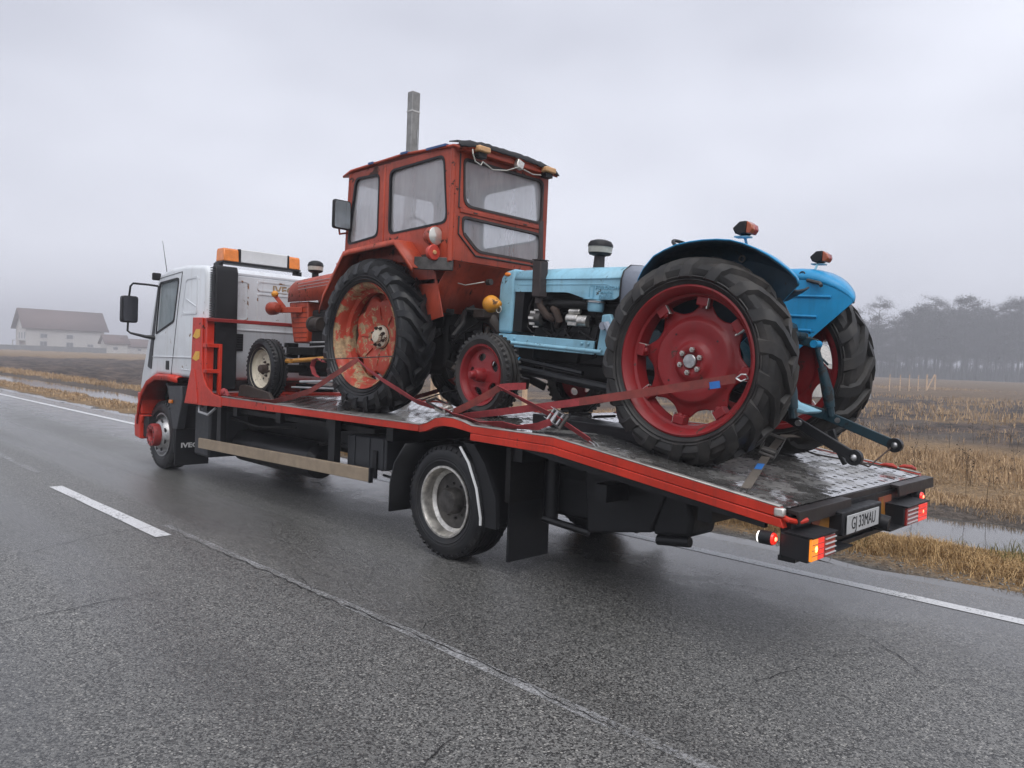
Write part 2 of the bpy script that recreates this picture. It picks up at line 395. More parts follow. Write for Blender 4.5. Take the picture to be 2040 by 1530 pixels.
M['plate'] = simple('number_plate_white', (.48, .49, .49), .35, 0, .1); M['plate_ink'] = simple('number_plate_black', (.012, .012, .014), .5)
M['clear'] = simple('lamp_glass', (.68, .66, .60), .1, .5, .1, coat=.6)
M['bluetag'] = simple('blue_strap_tag', (.03, .17, .52), .6, 0, .2)
M['white_cap'] = simple('cream_bowl', (.42, .41, .36), .25, 0, .2, coat=.4)
M['brass'] = simple('ochre_steering_part', (.42, .19, .03), .5, 0, .4)
M['glass_cab'] = glass('cab_window_glass', (.78, .84, .86), .50, (.70, .76, .78))  # pale sky reflection is put into the veil colour of the pane
M['glass_wind'] = glass('windscreen_glass', (.62, .67, .70), .12, (.5, .55, .58))
M['glass_fog'] = glass('misted_tractor_glass', (.985, .99, 1.0), .30, (.97, .985, 1.0), alpha=0)
M['mirror'] = simple('mirror_glass', (.42, .46, .47), .08, .9, .05, bump=0)
M['lens_on_amber'] = emit_lens('lit_amber_lens', (1, .30, .015), .55, (.7, .2, .02))
M['lens_on_red'] = emit_lens('lit_red_lens', (1, .03, .012), .55, (.5, .02, .015))
M['bulb_hot'] = emit_lens('glowing_bulb', (1, .55, .08), 5, (.9, .6, .2)); M['bulb_red'] = emit_lens('glowing_red_bulb', (1, .12, .06), 5, (.8, .1, .05))
M['marker_white'] = emit_lens('lit_white_marker', (1, .96, .9), 2.0, (.8, .8, .8))
M['seat'] = simple('blue_grey_seat', (.20, .21, .33), .8, 0, .2)
M['wood'] = simple('pale_stake_wood', (.60, .43, .28), .75, 0, .25, 8)
M['concrete'] = simple('weathered_concrete', (.23, .23, .225), .85, 0, .3, 6, bump=.4)
M['chalk'] = simple('chalky_band', (.55, .55, .54), .8)

def wet_deck():
    s = NT('wet_perforated_deck'); c = s.coord(); n = s.noise(c, 1.6, 4, .55); f = s.noise(c, 24, 5, .7); g = s.noise(s.coord((3, 30, 3)), 3, 3)
    col = s.mix(s.ramp(f, .35, .7), (.20, .195, .185), (.50, .49, .47)); wet = s.ramp(n, .36, .52)
    col = s.mix(s.math('MULTIPLY', wet, .6), col, (.13, .128, .124))
    return s.done(s.bsdf(Base_Color=col, Metallic=.6, Roughness=s.mix(wet, s.ramp(f, .2, .8, .25, .45), (.06, .06, .06)), Coat_Weight=s.math('MULTIPLY', wet, .9), Coat_Roughness=.03, Normal=s.bump(s.math('ADD', f, g), .12, .004)))
M['deck'] = wet_deck()
M['deck_edge'] = simple('galvanised_edge', (.36, .35, .33), .45, .6, .4, 10, bump=.3)

def asphalt():
    s = NT('wet_asphalt'); c = s.coord(); T = s.t
    big = s.noise(c, .35, 4, .6); mid = s.noise(c, 2.2, 5, .6); fine = s.noise(c, 160, 3, .7)
    v = s.n('TexVoronoi'); v.inputs['Scale'].default_value = 100; T.links.new(c, v.inputs['Vector'])
    v2 = s.n('TexVoronoi'); v2.inputs['Scale'].default_value = 62; T.links.new(c, v2.inputs['Vector'])
    sep = s.n('SeparateColor'); T.links.new(v.outputs['Color'], sep.inputs[0]); sep2 = s.n('SeparateColor'); T.links.new(v2.outputs['Color'], sep2.inputs[0])
    base = s.mix(s.ramp(sep.outputs[0], .1, .9), (.024, .024, .023), (.172, .171, .161))
    stone = s.math('MULTIPLY', s.ramp(sep2.outputs[1], .80, .86), s.ramp(v2.outputs['Distance'], .42, .30))
    base = s.mix(stone, base, (.36, .35, .32))
    stone2 = s.math('MULTIPLY', s.ramp(sep.outputs[2], .84, .9), s.ramp(v.outputs['Distance'], .45, .3))
    base = s.mix(stone2, base, (.27, .265, .255))
    base = s.mix(s.ramp(big, .35, .7, 0, .30), base, (.075, .076, .077)); base = s.mix(s.math('MULTIPLY', s.ramp(mid, .62, .8), .18), base, (.14, .115, .085))
    # standing water towards the kerbless verge, in shallow ruts and in scattered sheets
    sp = s.n('SeparateXYZ'); T.links.new(s.coord(), sp.inputs[0]); y = sp.outputs[1]
    edge = s.ramp(s.math('ADD', y, s.math('MULTIPLY', mid, 1.6)), -3.7, -5.3)
    rut = s.math('MULTIPLY', s.ramp(s.noise(s.coord((.30, .8, 1)), 1.0, 4, .5), .56, .80), .35)
    far = s.ramp(sp.outputs[0], 13, 32)
    film = s.math('MAXIMUM', s.math('MAXIMUM', edge, rut), s.math('MULTIPLY', far, s.ramp(mid, .3, .6)))
    film = s.math('MULTIPLY', film, s.ramp(fine, .25, .62, .55, 1.0))
    trk = s.math('MULTIPLY', s.ramp(s.noise(s.coord((.05, 1.1, 1)), 1.0, 3, .5), .42, .62), 1.0)
    rough = s.mix(film, s.mix(trk, s.ramp(fine, .3, .7, .34, .56), s.ramp(fine, .3, .7, .20, .34)), (.085, .085, .085)); base = s.mix(s.math('MULTIPLY', trk, .22), base, (.04, .041, .04))
    col = s.mix(s.math('MULTIPLY', film, .40), base, (.03, .031, .033))
    h = s.math('SUBTRACT', fine, s.math('MULTIPLY', v.outputs['Distance'], .9)); h = s.math('MULTIPLY', h, s.ramp(film, 0, 1, 1, .25))
    return s.done(s.bsdf(Base_Color=col, Roughness=rough, Specular_IOR_Level=.5, Normal=s.bump(h, .42, .006)))
M['asphalt'] = asphalt()
def marking(name, lo, hi, col=(.56, .57, .57), crack=0):
    s = NT(name); c = s.coord(); f = s.noise(c, 46, 5, .75); g = s.noise(c, 2.4, 4, .6)
    k = s.math('ADD', s.math('MULTIPLY', f, .62), s.math('MULTIPLY', g, .38)); a = s.ramp(k, lo, hi)
    p = s.bsdf(Base_Color=s.mix(s.ramp(f, .3, .7), tuple(x*.72 for x in col), col), Roughness=.38, Normal=s.bump(f, .35, .006)); t = s.n('BsdfTransparent'); m = s.n('MixShader', Fac=a)
    s.t.links.new(t.outputs[0], m.inputs[1]); s.t.links.new(p.outputs[0], m.inputs[2]); return s.done(m)
M['mark'] = marking('road_paint', .37, .45, (.68, .69, .70)); M['mark_faint'] = marking('ghost_road_paint', .40, .66, (.42, .425, .43))
M['mark_edge'] = marking('worn_edge_paint', .35, .47, (.64, .65, .66))
M['crack'] = simple('crack_black', (.008, .008, .008), .6)
def water():
    s = NT('muddy_water'); c = s.coord(); n = s.noise(c, 9, 3, .5)
    return s.done(s.bsdf(Base_Color=(.07, .066, .06), Roughness=.06, Specular_IOR_Level=.5, Normal=s.bump(n, .05, .01)))
M['water'] = water()
def ground():
    s = NT('verge_and_field_soil'); T = s.t; c = s.coord(); sp = s.n('SeparateXYZ'); T.links.new(s.coord(), sp.inputs[0]); x, y = sp.outputs[0], sp.outputs[1]
    n0 = s.noise(c, .9, 5, .6); n1 = s.noise(c, .13, 5, .6); f = s.noise(c, 14, 6, .7); v = s.n('TexVoronoi'); v.inputs['Scale'].default_value = 34; T.links.new(c, v.inputs['Vector'])
    yy = s.math('ADD', y, s.math('MULTIPLY', s.math('SUBTRACT', n0, .5), 1.1))
    gravel = s.mix(s.ramp(f, .3, .7), (.035, .032, .03), (.15, .14, .125)); straw = s.mix(s.ramp(f, .3, .72), (.10, .062, .030), (.33, .22, .11))
    mud = s.mix(s.ramp(f, .3, .7), (.035, .028, .023), (.13, .105, .085)); clodn = s.noise(s.coord((1.0, .55, 1)), 1.1, 6, .75); plough = s.mix(s.ramp(clodn, .40, .62), (.016, .011, .009), (.11, .078, .060)); plough = s.mix(s.math('MULTIPLY', s.ramp(clodn, .62, .72), .5), plough, (.32, .24, .17))
    col = s.mix(s.ramp(yy, -7.0, -7.35), gravel, straw); col = s.mix(s.ramp(yy, -8.5, -8.9), col, mud)
    col = s.mix(s.ramp(yy, -10.9, -11.4), col, straw)
    # to the left a ploughed strip starts behind the second verge; to the right rough straw meadow with bare soil
    far = s.math('ADD', y, s.math('MULTIPLY', s.math('SUBTRACT', n1, .5), 9)); isl = s.ramp(s.math('ADD', x, s.math('MULTIPLY', y, .95)), -2, 14)
    col = s.mix(s.math('MULTIPLY', s.ramp(yy, -12.2, -12.9), isl), col, plough)
    soil = s.mix(s.ramp(n1, .42, .6), mud, straw)
    rgt = s.math('SUBTRACT', 1.0, isl); col = s.mix(s.math('MULTIPLY', s.ramp(far, -19, -25), rgt), col, s.mix(s.ramp(s.noise(s.coord((.4, .1, 1)), 1.5, 4), .42, .62), plough, soil))
    col = s.mix(s.math('MULTIPLY', s.ramp(s.math('ADD', x, s.math('MULTIPLY', n1, 60)), 130, 150), isl), col, straw)
    col = s.mix(s.math('MULTIPLY', s.ramp(far, -60, -72), rgt), col, s.mix(.5, straw, plough))
    wet = s.ramp(yy, -7.2, -6.8)
    return s.done(s.bsdf(Base_Color=col, Roughness=s.ramp(wet, 0, 1, .85, .3), Specular_IOR_Level=.3, Normal=s.bump(s.math('ADD', f, s.math('MULTIPLY', v.outputs['Distance'], .6)), .8, .05)))
M['ground'] = ground()
def blade_mat(name, a, b, rough=.75):
    s = NT(name); g = s.n('NewGeometry'); cr = s.mix(g.outputs['Random Per Island'], a, b)
    c = s.coord(); n = s.noise(c, .8, 3); cr = s.mix(s.ramp(n, .4, .65, 0, .5), cr, tuple(x*.55 for x in a))
    p = s.bsdf(Base_Color=cr, Roughness=rough, Specular_IOR_Level=.2); return s.done(p)
M['straw'] = blade_mat('dry_straw', (.24, .145, .060), (.60, .41, .20)); M['straw_pale'] = blade_mat('pale_dry_grass', (.28, .18, .095), (.58, .41, .24))
M['grass_green'] = blade_mat('wintry_green', (.10, .10, .03), (.19, .17, .06)); M['weed'] = blade_mat('dead_weed', (.035, .022, .016), (.085, .055, .035))
M['bark'] = simple('dark_bark', (.028, .025, .022), .9, 0, .3, 9); M['twig'] = blade_mat('dark_twigs', (.020, .022, .018), (.045, .042, .034), .9)
M['house_wall'] = simple('white_render', (.50, .49, .47), .85, 0, .05, 3); M['roof_tile'] = simple('brown_roof', (.13, .085, .075), .8, 0, .15, 4)
M['dark_glass'] = simple('dark_window', (.16, .165, .175), .15); M['fence_grey'] = simple('grey_fence_board', (.16, .16, .165), .85, 0, .2, 3)
M['film'] = glass('greenhouse_film', (.9, .9, .88), .8, (.82, .80, .75)); M['frame_grey'] = simple('galvanised_frame', (.40, .41, .42), .5, .4)
# ---------------------------------------------------------------- ground, road, verge, fields
def sstep(a, b, x): t = np.clip((x-a)/(b-a), 0, 1); return t*t*(3-2*t)
def terrain_z(x, y):
    n = fbm(x*.9, y*.9, 3); f = fbm(x*4, y*4, 9, 3); yy = y + (n-.5)*.7
    z = np.full_like(x, -.03)
    z = z + sstep(-6.8, -7.3, yy)*.03
    z = z + sstep(-7.3, -7.8, yy)*.03*(.4+n) - sstep(-8.3, -8.8, yy)*(.15+.05*n) + sstep(-10.2, -11.0, yy)*.18
    z = z + (f-.5)*.05*sstep(-6.95, -7.4, y)
    left = sstep(-2, 14, x + .95*y)
    clod = (fbm(x*1.7, y*1.7, 21, 3)-.5)*.34 + (fbm(x*.5+y*.2, y*.5, 5, 2)-.5)*.25
    z = z + clod*sstep(-12.4, -13.6, y)*(left + (1-left)*.45*sstep(-18, -26, y))
    z = z + (1-left)*1.45*sstep(-14, -215, y)                       # the meadow on the right climbs gently to the wood
    o = sstep(1.0, 1.6, y); z = z + o*.04*(n+.3)
    return z
def build_terrain():
    a0, a1 = R_(-YAW-48), R_(-YAW+48)
    ang = np.concatenate([np.linspace(a0, a1, 560), np.linspace(a1, a0+2*math.pi, 70)[1:-1]])
    rad = np.concatenate([[0.3, 1, 1.8], 2.6*1.0135**np.arange(0, 452)])
    A, Rr = np.meshgrid(ang, rad); X = Rr*np.cos(A); Y = Rr*np.sin(A); Z = terrain_z(X, Y)
    road = (Y > -6.80) & (Y < .86); Z[road] = np.minimum(Z[road], -.03)
    V = np.stack([X, Y, Z], -1).reshape(-1, 3); n = len(ang); m = len(rad)
    i, k = np.meshgrid(np.arange(m-1), np.arange(n), indexing='ij'); k2 = (k+1) % n
    F = np.stack([i*n+k, i*n+k2, (i+1)*n+k2, (i+1)*n+k], -1).reshape(-1, 4)
    o = bpy.data.objects.new('ground', np_mesh('ground', V, F, M['ground'], True)); COL.objects.link(o); tag(o, kind='structure')
build_terrain()
def strip(name, y0, y1, x0, x1, z, mat, nx=2, jag=0.0, parent=None):
    xs = np.linspace(x0, x1, nx); V = []; F = []
    for i, x in enumerate(xs):
        j0 = (float(vnoise(np.array([x*1.7]), np.array([1.5]))[0])-.5)*jag; j1 = (float(vnoise(np.array([x*2.1]), np.array([7.5]))[0])-.5)*jag
        V += [(x, y0+j0, z), (x, y1+j1, z)]
    F = [(2*i, 2*i+2, 2*i+3, 2*i+1) for i in range(nx-1)]
    o = MB().add(V, F).build(name, mat, parent, smooth=False); return o
road = strip('road', -6.82, .9, -40, 620, 0, M['asphalt'], 1400, .16); tag(road, kind='structure')
tag(strip('edge_line', -6.325, -6.185, -40, 600, .003, M['mark_edge'], 500, .012), kind='structure')
for i, (xa, xb) in enumerate([(6.86, 10.0), (22, 25.2), (37, 40.2), (52, 55.2), (67, 70.2), (-8.5, -5.3)]):
    tag(strip('centre_dash', -2.79, -2.655, xa, xb, .005, M['mark'], 40, .012), kind='structure')
def ghost_line(name, px, w, mat):
    P = [onZ(u, v, 0) for u, v in px]; rows = []; n = 0
    for a, b in zip(P[:-1], P[1:]):
        m = max(2, int((b-a).length/.12))
        for i in range(m):
            q = a.lerp(b, i/m); ww = w*(.55+.9*float(vnoise(np.array([q.x*2.3]), np.array([3.1]))[0])); rows.append([(q.x, q.y-ww/2, .003), (q.x, q.y+ww/2, .003)])
    tag(MB().grid(rows).build(name, mat, smooth=False), kind='structure')
ghost_line('faded_centre_line', [(-200, 838), (0, 906), (82, 945)], .10, M['mark_faint'])
ghost_line('faded_centre_line', [(330, 1046), (430, 1090), (640, 1183), (860, 1279), (1000, 1346), (1200, 1437), (1420, 1534), (1700, 1660)], .062, M['mark_faint'])
def crack(pts, w=.008, name='road_crack'):
    pts = [Vector((p[0], p[1], 0)) for p in pts]; out = []
    for a, b in zip(pts[:-1], pts[1:]):
        n = max(2, int((b-a).length/.05))
        for i in range(n): out.append(a.lerp(b, i/n))
    out.append(pts[-1]); V = []; F = []
    wob = 0
    for i, p in enumerate(out):
        wob = wob*.8 + random.uniform(-.014, .014); d = (out[min(i+1, len(out)-1)]-out[max(i-1, 0)]).normalized(); s_ = Vector((-d.y, d.x, 0))
        ww = w*random.uniform(.15, 1.0)*(.3+.7*math.sin(math.pi*min(1, max(.02, i/len(out))))); q = p+s_*wob
        V += [q-s_*ww/2+Vector((0, 0, .0062)), q+s_*ww/2+Vector((0, 0, .0062))]
    F = [(2*i, 2*i+2, 2*i+3, 2*i+1) for i in range(len(out)-1)]
    tag(MB().add(V, F).build(name, M['crack'], smooth=False), kind='structure')
def gp(u, v): p = onZ(u, v, 0); return (p.x, p.y)
crack([gp(-60, 1112), gp(60, 1100), gp(190, 1068), gp(330, 1045)], .012)
crack([gp(-60, 1260), gp(100, 1220), gp(260, 1188), gp(330, 1178)], .013)
crack([gp(330, 1046), gp(420, 1092), gp(520, 1135), gp(640, 1190), gp(760, 1236), gp(900, 1292), gp(1010, 1348), gp(1160, 1420), gp(1290, 1485), gp(1390, 1530)], .013)
crack([gp(585, 1135), gp(625, 1172), gp(700, 1185)], .006); crack([gp(885, 1190), gp(930, 1200), gp(1010, 1172)], .006)
crack([gp(840, 1530), gp(880, 1490), gp(910, 1465)], .009); crack([gp(1700, 1255), gp(1760, 1285), gp(1850, 1345), gp(1960, 1352)], .010); crack([gp(1480, 1370), gp(1560, 1345), gp(1600, 1330)], .008)
crack([gp(1660, 1310), gp(1720, 1300)], .007); crack([gp(1380, 1140), gp(1450, 1165), gp(1560, 1180)], .01); crack([gp(835, 1260), gp(850, 1240)], .008)
# water standing in the wheel track behind the verge
wy = strip('puddle_water', -10.75, -8.45, -30, 120, -.055, M['water'], 200, .3); tag(wy, kind='structure')
tag(strip('shoulder_puddle', -7.08, -6.76, -3, 40, -.006, M['water'], 260, .45), kind='structure')

# ---- blades: real ribbons of grass in their thousands
def blades(name, x, y, h, width, mat, lean=.55, base=None, label=None, cat='grass'):
    n = len(x); z = terrain_z(x, y) if base is None else base
    a = np.random.rand(n)*2*math.pi; l = (np.random.rand(n)**1.3)*lean*h + .02; dx, dy = np.cos(a)*l, np.sin(a)*l
    b = np.random.rand(n)*2*math.pi; wx, wy_ = np.cos(b)*width/2, np.sin(b)*width/2
    dr = 1-.35*np.clip(l/h, 0, 1)
    P0 = np.stack([x-wx, y-wy_, z-.02], -1); P1 = np.stack([x+wx, y+wy_, z-.02], -1)
    P2 = np.stack([x+dx*.35-wx*.8, y+dy*.35-wy_*.8, z+h*.6], -1); P3 = np.stack([x+dx*.35+wx*.8, y+dy*.35+wy_*.8, z+h*.6], -1)
    P4 = np.stack([x+dx, y+dy, z+h*dr], -1)
    V = np.stack([P0, P1, P3, P2, P4], 1).reshape(-1, 3); i = np.arange(n)*5
    F = np.concatenate([np.stack([i, i+1, i+2], -1), np.stack([i, i+2, i+3], -1), np.stack([i+3, i+2, i+4], -1)])
    o = bpy.data.objects.new(name, np_mesh(name, V, F, mat)); COL.objects.link(o); return tag(o, label, cat, None, 'stuff')
def scatter(n, x0, x1, y0, y1, pw=1.0, dens=None):
    x = x0 + (x1-x0)*np.random.rand(n)**pw; y = y0 + (y1-y0)*np.random.rand(n)
    if dens is not None: k = np.random.rand(n) < dens(x, y); x, y = x[k], y[k]
    return x, y
clump = lambda s, lo, hi: (lambda x, y: sstep(lo, hi, fbm(x*s, y*s, 31, 3)))
x, y = scatter(95000, -1.5, 12, -8.8, -7.25, 1.0, lambda x, y: clump(1.1, .24, .5)(x, y)*sstep(-7.15, -7.7, y)); blades('verge_grass', x, y, (np.random.uniform(.04, .12, len(x))+.10*np.random.rand(len(x))*sstep(.55, .68, fbm(x*1.1, y*1.1, 77, 2)))*(1-.7*sstep(-7.9, -8.4, y)), .006, M['straw'], 1.9, label='long flattened dry grass along the right verge')
x, y = scatter(14000, 12, 60, -8.8, -7.35, 1.4, clump(.9, .25, .5)); blades('far_verge_grass', x, y, np.random.uniform(.03, .12, len(x)), .018, M['straw_pale'], 1.6, label='dry grass strip along the verge ahead of the truck')
x, y = scatter(24000, 8, 110, -12.4, -10.8, 1.6, clump(.5, .3, .55)); blades('second_verge_grass', x, y, np.random.uniform(.06, .24, len(x)), .020, M['straw_pale'], 1.2, label='straw coloured grass between the water track and the field')
x, y = scatter(34000, -2, 9, -13.4, -10.7, 1.0, clump(.8, .42, .60)); blades('track_side_grass', x, y, np.random.uniform(.03, .11, len(x)), .008, M['straw_pale'], 1.4, label='trampled dry grass beyond the water track')
x, y = scatter(110000, -3, 16, -30, -12.5, 1.0, lambda x, y: clump(.35, .36, .56)(x, y)*(.06+.94*sstep(-24.5, -18.5, y+(fbm(x*.25, y*.25, 12, 2)-.5)*9))); blades('meadow_grass', x, y, np.random.uniform(.04, .24, len(x))*sstep(-12.3, -15.5, y), .012, M['straw_pale'], 1.1, label='pale dead meadow grass on the right')
x, y = scatter(26000, -2, 50, -95, -30, 1.0, clump(.10, .52, .68)); blades('far_meadow_grass', x, y, np.random.uniform(.12, .35, len(x)), .035, M['straw_pale'], .7, label='sparse dead grass patches on the far field')
x, y = scatter(2600, 1.2, 4.2, -8.6, -7.5, 1.0, clump(1.6, .5, .6)); blades('green_verge_grass', x, y, np.random.uniform(.08, .18, len(x)), .007, M['grass_green'], .9, label='few greenish tufts in the dry verge')
def weeds():
    mb = MB(); rng = random.Random(5)
    for k in range(150):
        x = rng.uniform(-1, 9); y = rng.uniform(-24, -11.3); h = rng.uniform(.25, .62); z = float(terrain_z(np.array([x]), np.array([y]))[0])
        t = Vector((x+rng.uniform(-.08, .08), y+rng.uniform(-.08, .08), z+h)); mb.tube([(x, y, z-.02), ((x+t.x)/2+.01, (y+t.y)/2, z+h*.55), t], [.004, .003, .002], 4, False)
        for j in range(rng.randint(3, 7)):
            f = rng.uniform(.35, .95); p = Vector((x, y, z)).lerp(t, f); a = rng.uniform(0, 6.28); L = h*rng.uniform(.1, .25); q = p+Vector((math.cos(a)*L, math.sin(a)*L, L*.8))
            mb.tube([p, q], [.0025, .0015], 3, False); mb.sphere(q, rng.uniform(.006, .013), 5, 3)
    tag(mb.build('dead_weeds', M['weed']), 'dark dead weed stalks standing in the meadow', 'weeds', None, 'stuff')
weeds()
def stones():
    rng = np.random.default_rng(3); n = 6000; x = rng.uniform(-1, 16, n); y = rng.normal(-7.2, .2, n); k = (y < -6.86) & (y > -7.9); x, y = x[k], y[k]; n = len(x)
    s_ = rng.uniform(.003, .012, n)*(1+1.0*(rng.random(n) < .04)); z = np.where(y > -6.85, .0, np.maximum(terrain_z(x, y), -.03))+s_*.2
    D = np.array([(1, 0, 0), (-1, 0, 0), (0, 1, 0), (0, -1, 0), (0, 0, .7), (0, 0, -.7)], float)
    V = D[None]*s_[:, None, None]*rng.uniform(.6, 1.4, (n, 6, 1)); V = V + np.stack([x, y, z], -1)[:, None]
    Fb = np.array([(0, 2, 4), (2, 1, 4), (1, 3, 4), (3, 0, 4), (2, 0, 5), (1, 2, 5), (3, 1, 5), (0, 3, 5)])
    F = (np.arange(n)*6)[:, None, None]+Fb[None]
    o = bpy.data.objects.new('roadside_gravel', np_mesh('roadside_gravel', V.reshape(-1, 3), F.reshape(-1, 3), simple('gravel_stone', (.17, .16, .145), .5, 0, .6, 30))); COL.objects.link(o)
    tag(o, 'loose gravel along the wet shoulder', 'gravel', None, 'stuff')
stones()

# ---------------------------------------------------------------- things in the background
def tz(x, y): return float(terrain_z(np.array([x]), np.array([y]))[0])
def ground_at(u, D, v=720):
    p = onD(u, v, D); return Vector((p.x, p.y, tz(p.x, p.y)))
# utility pole
p = onY(821, 300, -11.6); top = onY(823, 185, -11.6).z
po = thing('utility_pole', 'tall grey concrete utility pole rising behind the red tractor cab', 'pole', (p.x, p.y, tz(p.x, p.y)))
b = Vector((p.x, p.y, tz(p.x, p.y)))
MB().prism([(-.10, -.12), (.10, -.12), (.10, .12), (-.10, .12)], -.2, top-b.z, 'z').xf(Matrix.Translation(b)).build('shaft', M['concrete'], po, bevel=.02)
for k in (.35, 2.05):
    MB().box((b.x, b.y, top-k-.12), (.213, .253, .035)).build('painted_band', M['chalk'], po)
MB().tube([(b.x-.115, b.y-.06, top-.9), (b.x-.118, b.y-.06, top-2.6)], .012, 6).build('conduit', M['frame_grey'], po)
# house in the mist
def gable_house(name, label, u0, u1, D, depth, eave, ridge, yaw, parts=True, ov=.7, cat='house'):
    a = ground_at(u0, D); bq = ground_at(u1, D); mid = (a+bq)/2; L = (bq-a).length
    dr = (bq-a).normalized(); ang = math.atan2(dr.y, dr.x) + yaw
    t = thing(name, label, cat, (mid.x, mid.y, min(a.z, bq.z)-.1), (0, 0, ang), world=False)
    hl = L/2; hd = depth
    MB().bb((-hl, 0, 0), (hl, hd, eave)).build('wall', M['house_wall'], t)
    MB().prism([(0, eave), (hd, eave), (hd/2, ridge-.12)], -hl+.002, hl-.002, 'x').build('gable', M['house_wall'], t)
    rk = (ridge-eave)/(hd/2); rf = MB()
    for s_ in (0, 1):
        y0, y1 = (-ov, hd/2) if s_ == 0 else (hd+ov, hd/2); z0 = eave-ov*rk
        rf.add([(-hl-ov*1.6, y0, z0), (hl+ov*1.6, y0, z0), (hl+ov*1.6, y1, ridge), (-hl-ov*1.6, y1, ridge)], [(0, 1, 2, 3)])
    rf.build('roof', M['roof_tile'], t, solid=.22)
    return t, hl, hd
t, hl, hd = gable_house('house', 'large white two storey house with brown gable roof in the mist', 62, 200, 212, 12, 6.5, 11.4, R_(44))
def window(t, x0, x1, z0, z1, y=0, name='window'):
    w_ = MB().bb((x0, y-.05, z0), (x1, y+.04, z1)).build(name, M['frame_grey'], t)
    n = 2 if x1-x0 > 1.2 else 1
    for i in range(n):
        a = x0+.1+(x1-x0-.1)*i/n; MB().bb((a, y-.08, z0+.1), (a+(x1-x0-.1)/n-.1, y-.04, z1-.1)).build('pane', M['dark_glass'], w_)
for xa in (-.66, -.0): window(t, xa*hl, xa*hl+1.7, 3.5, 4.7)
for xa, ww, hh in ((-.66, 1.7, 1.5), (0, 1.8, 1.45), (.55, 1.6, .8)): window(t, xa*hl, xa*hl+ww, 1.9-hh/2, 1.9+hh/2)
for k in (1.2, 4.2, 7.2): MB().bb((-hl-.05, k, 3.2), (-hl+.03, k+1.1, 4.9)).build('side_window', M['dark_glass'], t)
MB().bb((-hl-1.6, 1.0, 2.6), (-hl-.01, 8.5, 2.75)).build('balcony', M['house_wall'], t)
for k in (1.2, 8.2): MB().tube([(-hl-1.45, k, 0), (-hl-1.45, k, 2.6)], .12, 8).build('column', M['house_wall'], t)
t2, h2, d2 = gable_house('outbuilding', 'low white outbuilding with brown roof right of the house', 214, 252, 202, 6, 2.9, 5.0, R_(42), ov=.4, cat='building')
window(t2, -1.0, .2, 1.1, 1.9)
t3, h3, d3 = gable_house('shed', 'low grey roofed shed half hidden by the truck mirror', 256, 312, 214, 5, 2.2, 4.1, R_(42), ov=.4, cat='shed')
window(t3, -1.4, -.4, .8, 1.5)
fa, fb = ground_at(-160, 192), ground_at(212, 192); n = 26
fe = thing('panel_fence', 'long grey panel fence in front of the house', 'fence', fa)
for i in range(n):
    pa, pb = fa.lerp(fb, i/n), fa.lerp(fb, (i+1)/n); dd = (pb-pa).normalized()
    z = tz(pa.x, pa.y)
    MB().beam(pa+dd*.06+Vector((0, 0, .68)), pb-dd*.06+Vector((0, 0, .68)), .08, 1.35).build('fence_panel', M['fence_grey'], fe)
    MB().beam(pa+Vector((0, 0, -.2)), pa+Vector((0, 0, 1.45)), .1, .1, (1, 0, 0)).build('post', M['fence_grey'], fe)
# far pines and bare trees along the field edge
def tree_meshes(seed, kind):
    rng = random.Random(seed); H = rng.uniform(15, 18.5); mb = MB(); tip = Vector((rng.uniform(-.5, .5), rng.uniform(-.5, .5), H*.93))
    mb.tube([(0, 0, -.4), (.1, .05, H*.35), (tip.x*.6, tip.y*.6, H*.7), tip], [.26, .2, .13, .03], 7, False)
    cl = []; cb = .40 if kind == 0 else .30
    for k in range(34 if kind == 0 else 42):
        f = rng.uniform(cb*.72, .97); p = Vector((tip.x*f, tip.y*f, H*f)); a = rng.uniform(0, 6.28)
        prof = math.sin(math.pi*min(1, max(.05, (f-cb*.6)/(1.08-cb*.6))))**.7
        L = (2.9 if kind == 0 else 3.6)*prof*rng.uniform(.55, 1.1)+.4; q = p+Vector((math.cos(a)*L, math.sin(a)*L, L*rng.uniform(.05, .55)))
        mb.tube([p, p.lerp(q, .5)+Vector((0, 0, .15)), q], [.07, .05, .015], 4, False); cl.append((q, 1.0+.35*prof)); cl.append((p.lerp(q, .6), .95))
    trunk = mb
    rg = np.random.default_rng(seed); V = []; F = []; per = 78 if kind == 0 else 84
    for c, rr in cl:
        if c.z < H*cb*.85: m_ = per//5
        else: m_ = per
        P = rg.normal(0, .5, (m_, 3))*np.array([rr, rr, rr*.62])+np.array(c)
        D = rg.normal(0, 1, (m_, 3)); D /= np.linalg.norm(D, axis=1)[:, None]; S = rg.normal(0, 1, (m_, 3)); S = np.cross(D, S); S /= np.linalg.norm(S, axis=1)[:, None]+1e-9
        ln = rg.uniform(.18, .42, (m_, 1)); wd = rg.uniform(.05, .12, (m_, 1)) if kind == 0 else rg.uniform(.02, .06, (m_, 1))
        b0 = len(V)*1
        V.extend(np.stack([P-D*ln/2, P+S*wd, P+D*ln/2, P-S*wd], 1).reshape(-1, 3).tolist()); F.extend([(b0+4*i, b0+4*i+1, b0+4*i+2, b0+4*i+3) for i in range(m_)])
    return trunk.mesh('trunk', mat=M['bark']), np_mesh('crown', np.array(V), np.array(F), M['twig'])
protos = [tree_meshes(s_, s_ % 2) for s_ in (11, 12, 13, 14, 15, 16)]
rng = random.Random(21); spots = []
for row, (D0, n_, jit) in enumerate([(215, 28, 8), (238, 28, 9), (264, 26, 10), (295, 22, 12)]):
    for i in range(n_):
        u = 1660 + 520*(i+rng.uniform(.1, .9))/n_ + row*7; spots.append((u, D0+rng.uniform(-jit, jit)))
for i in range(10): spots.append((1280+380*(i+rng.random())/10, 288+rng.uniform(-8, 8)))
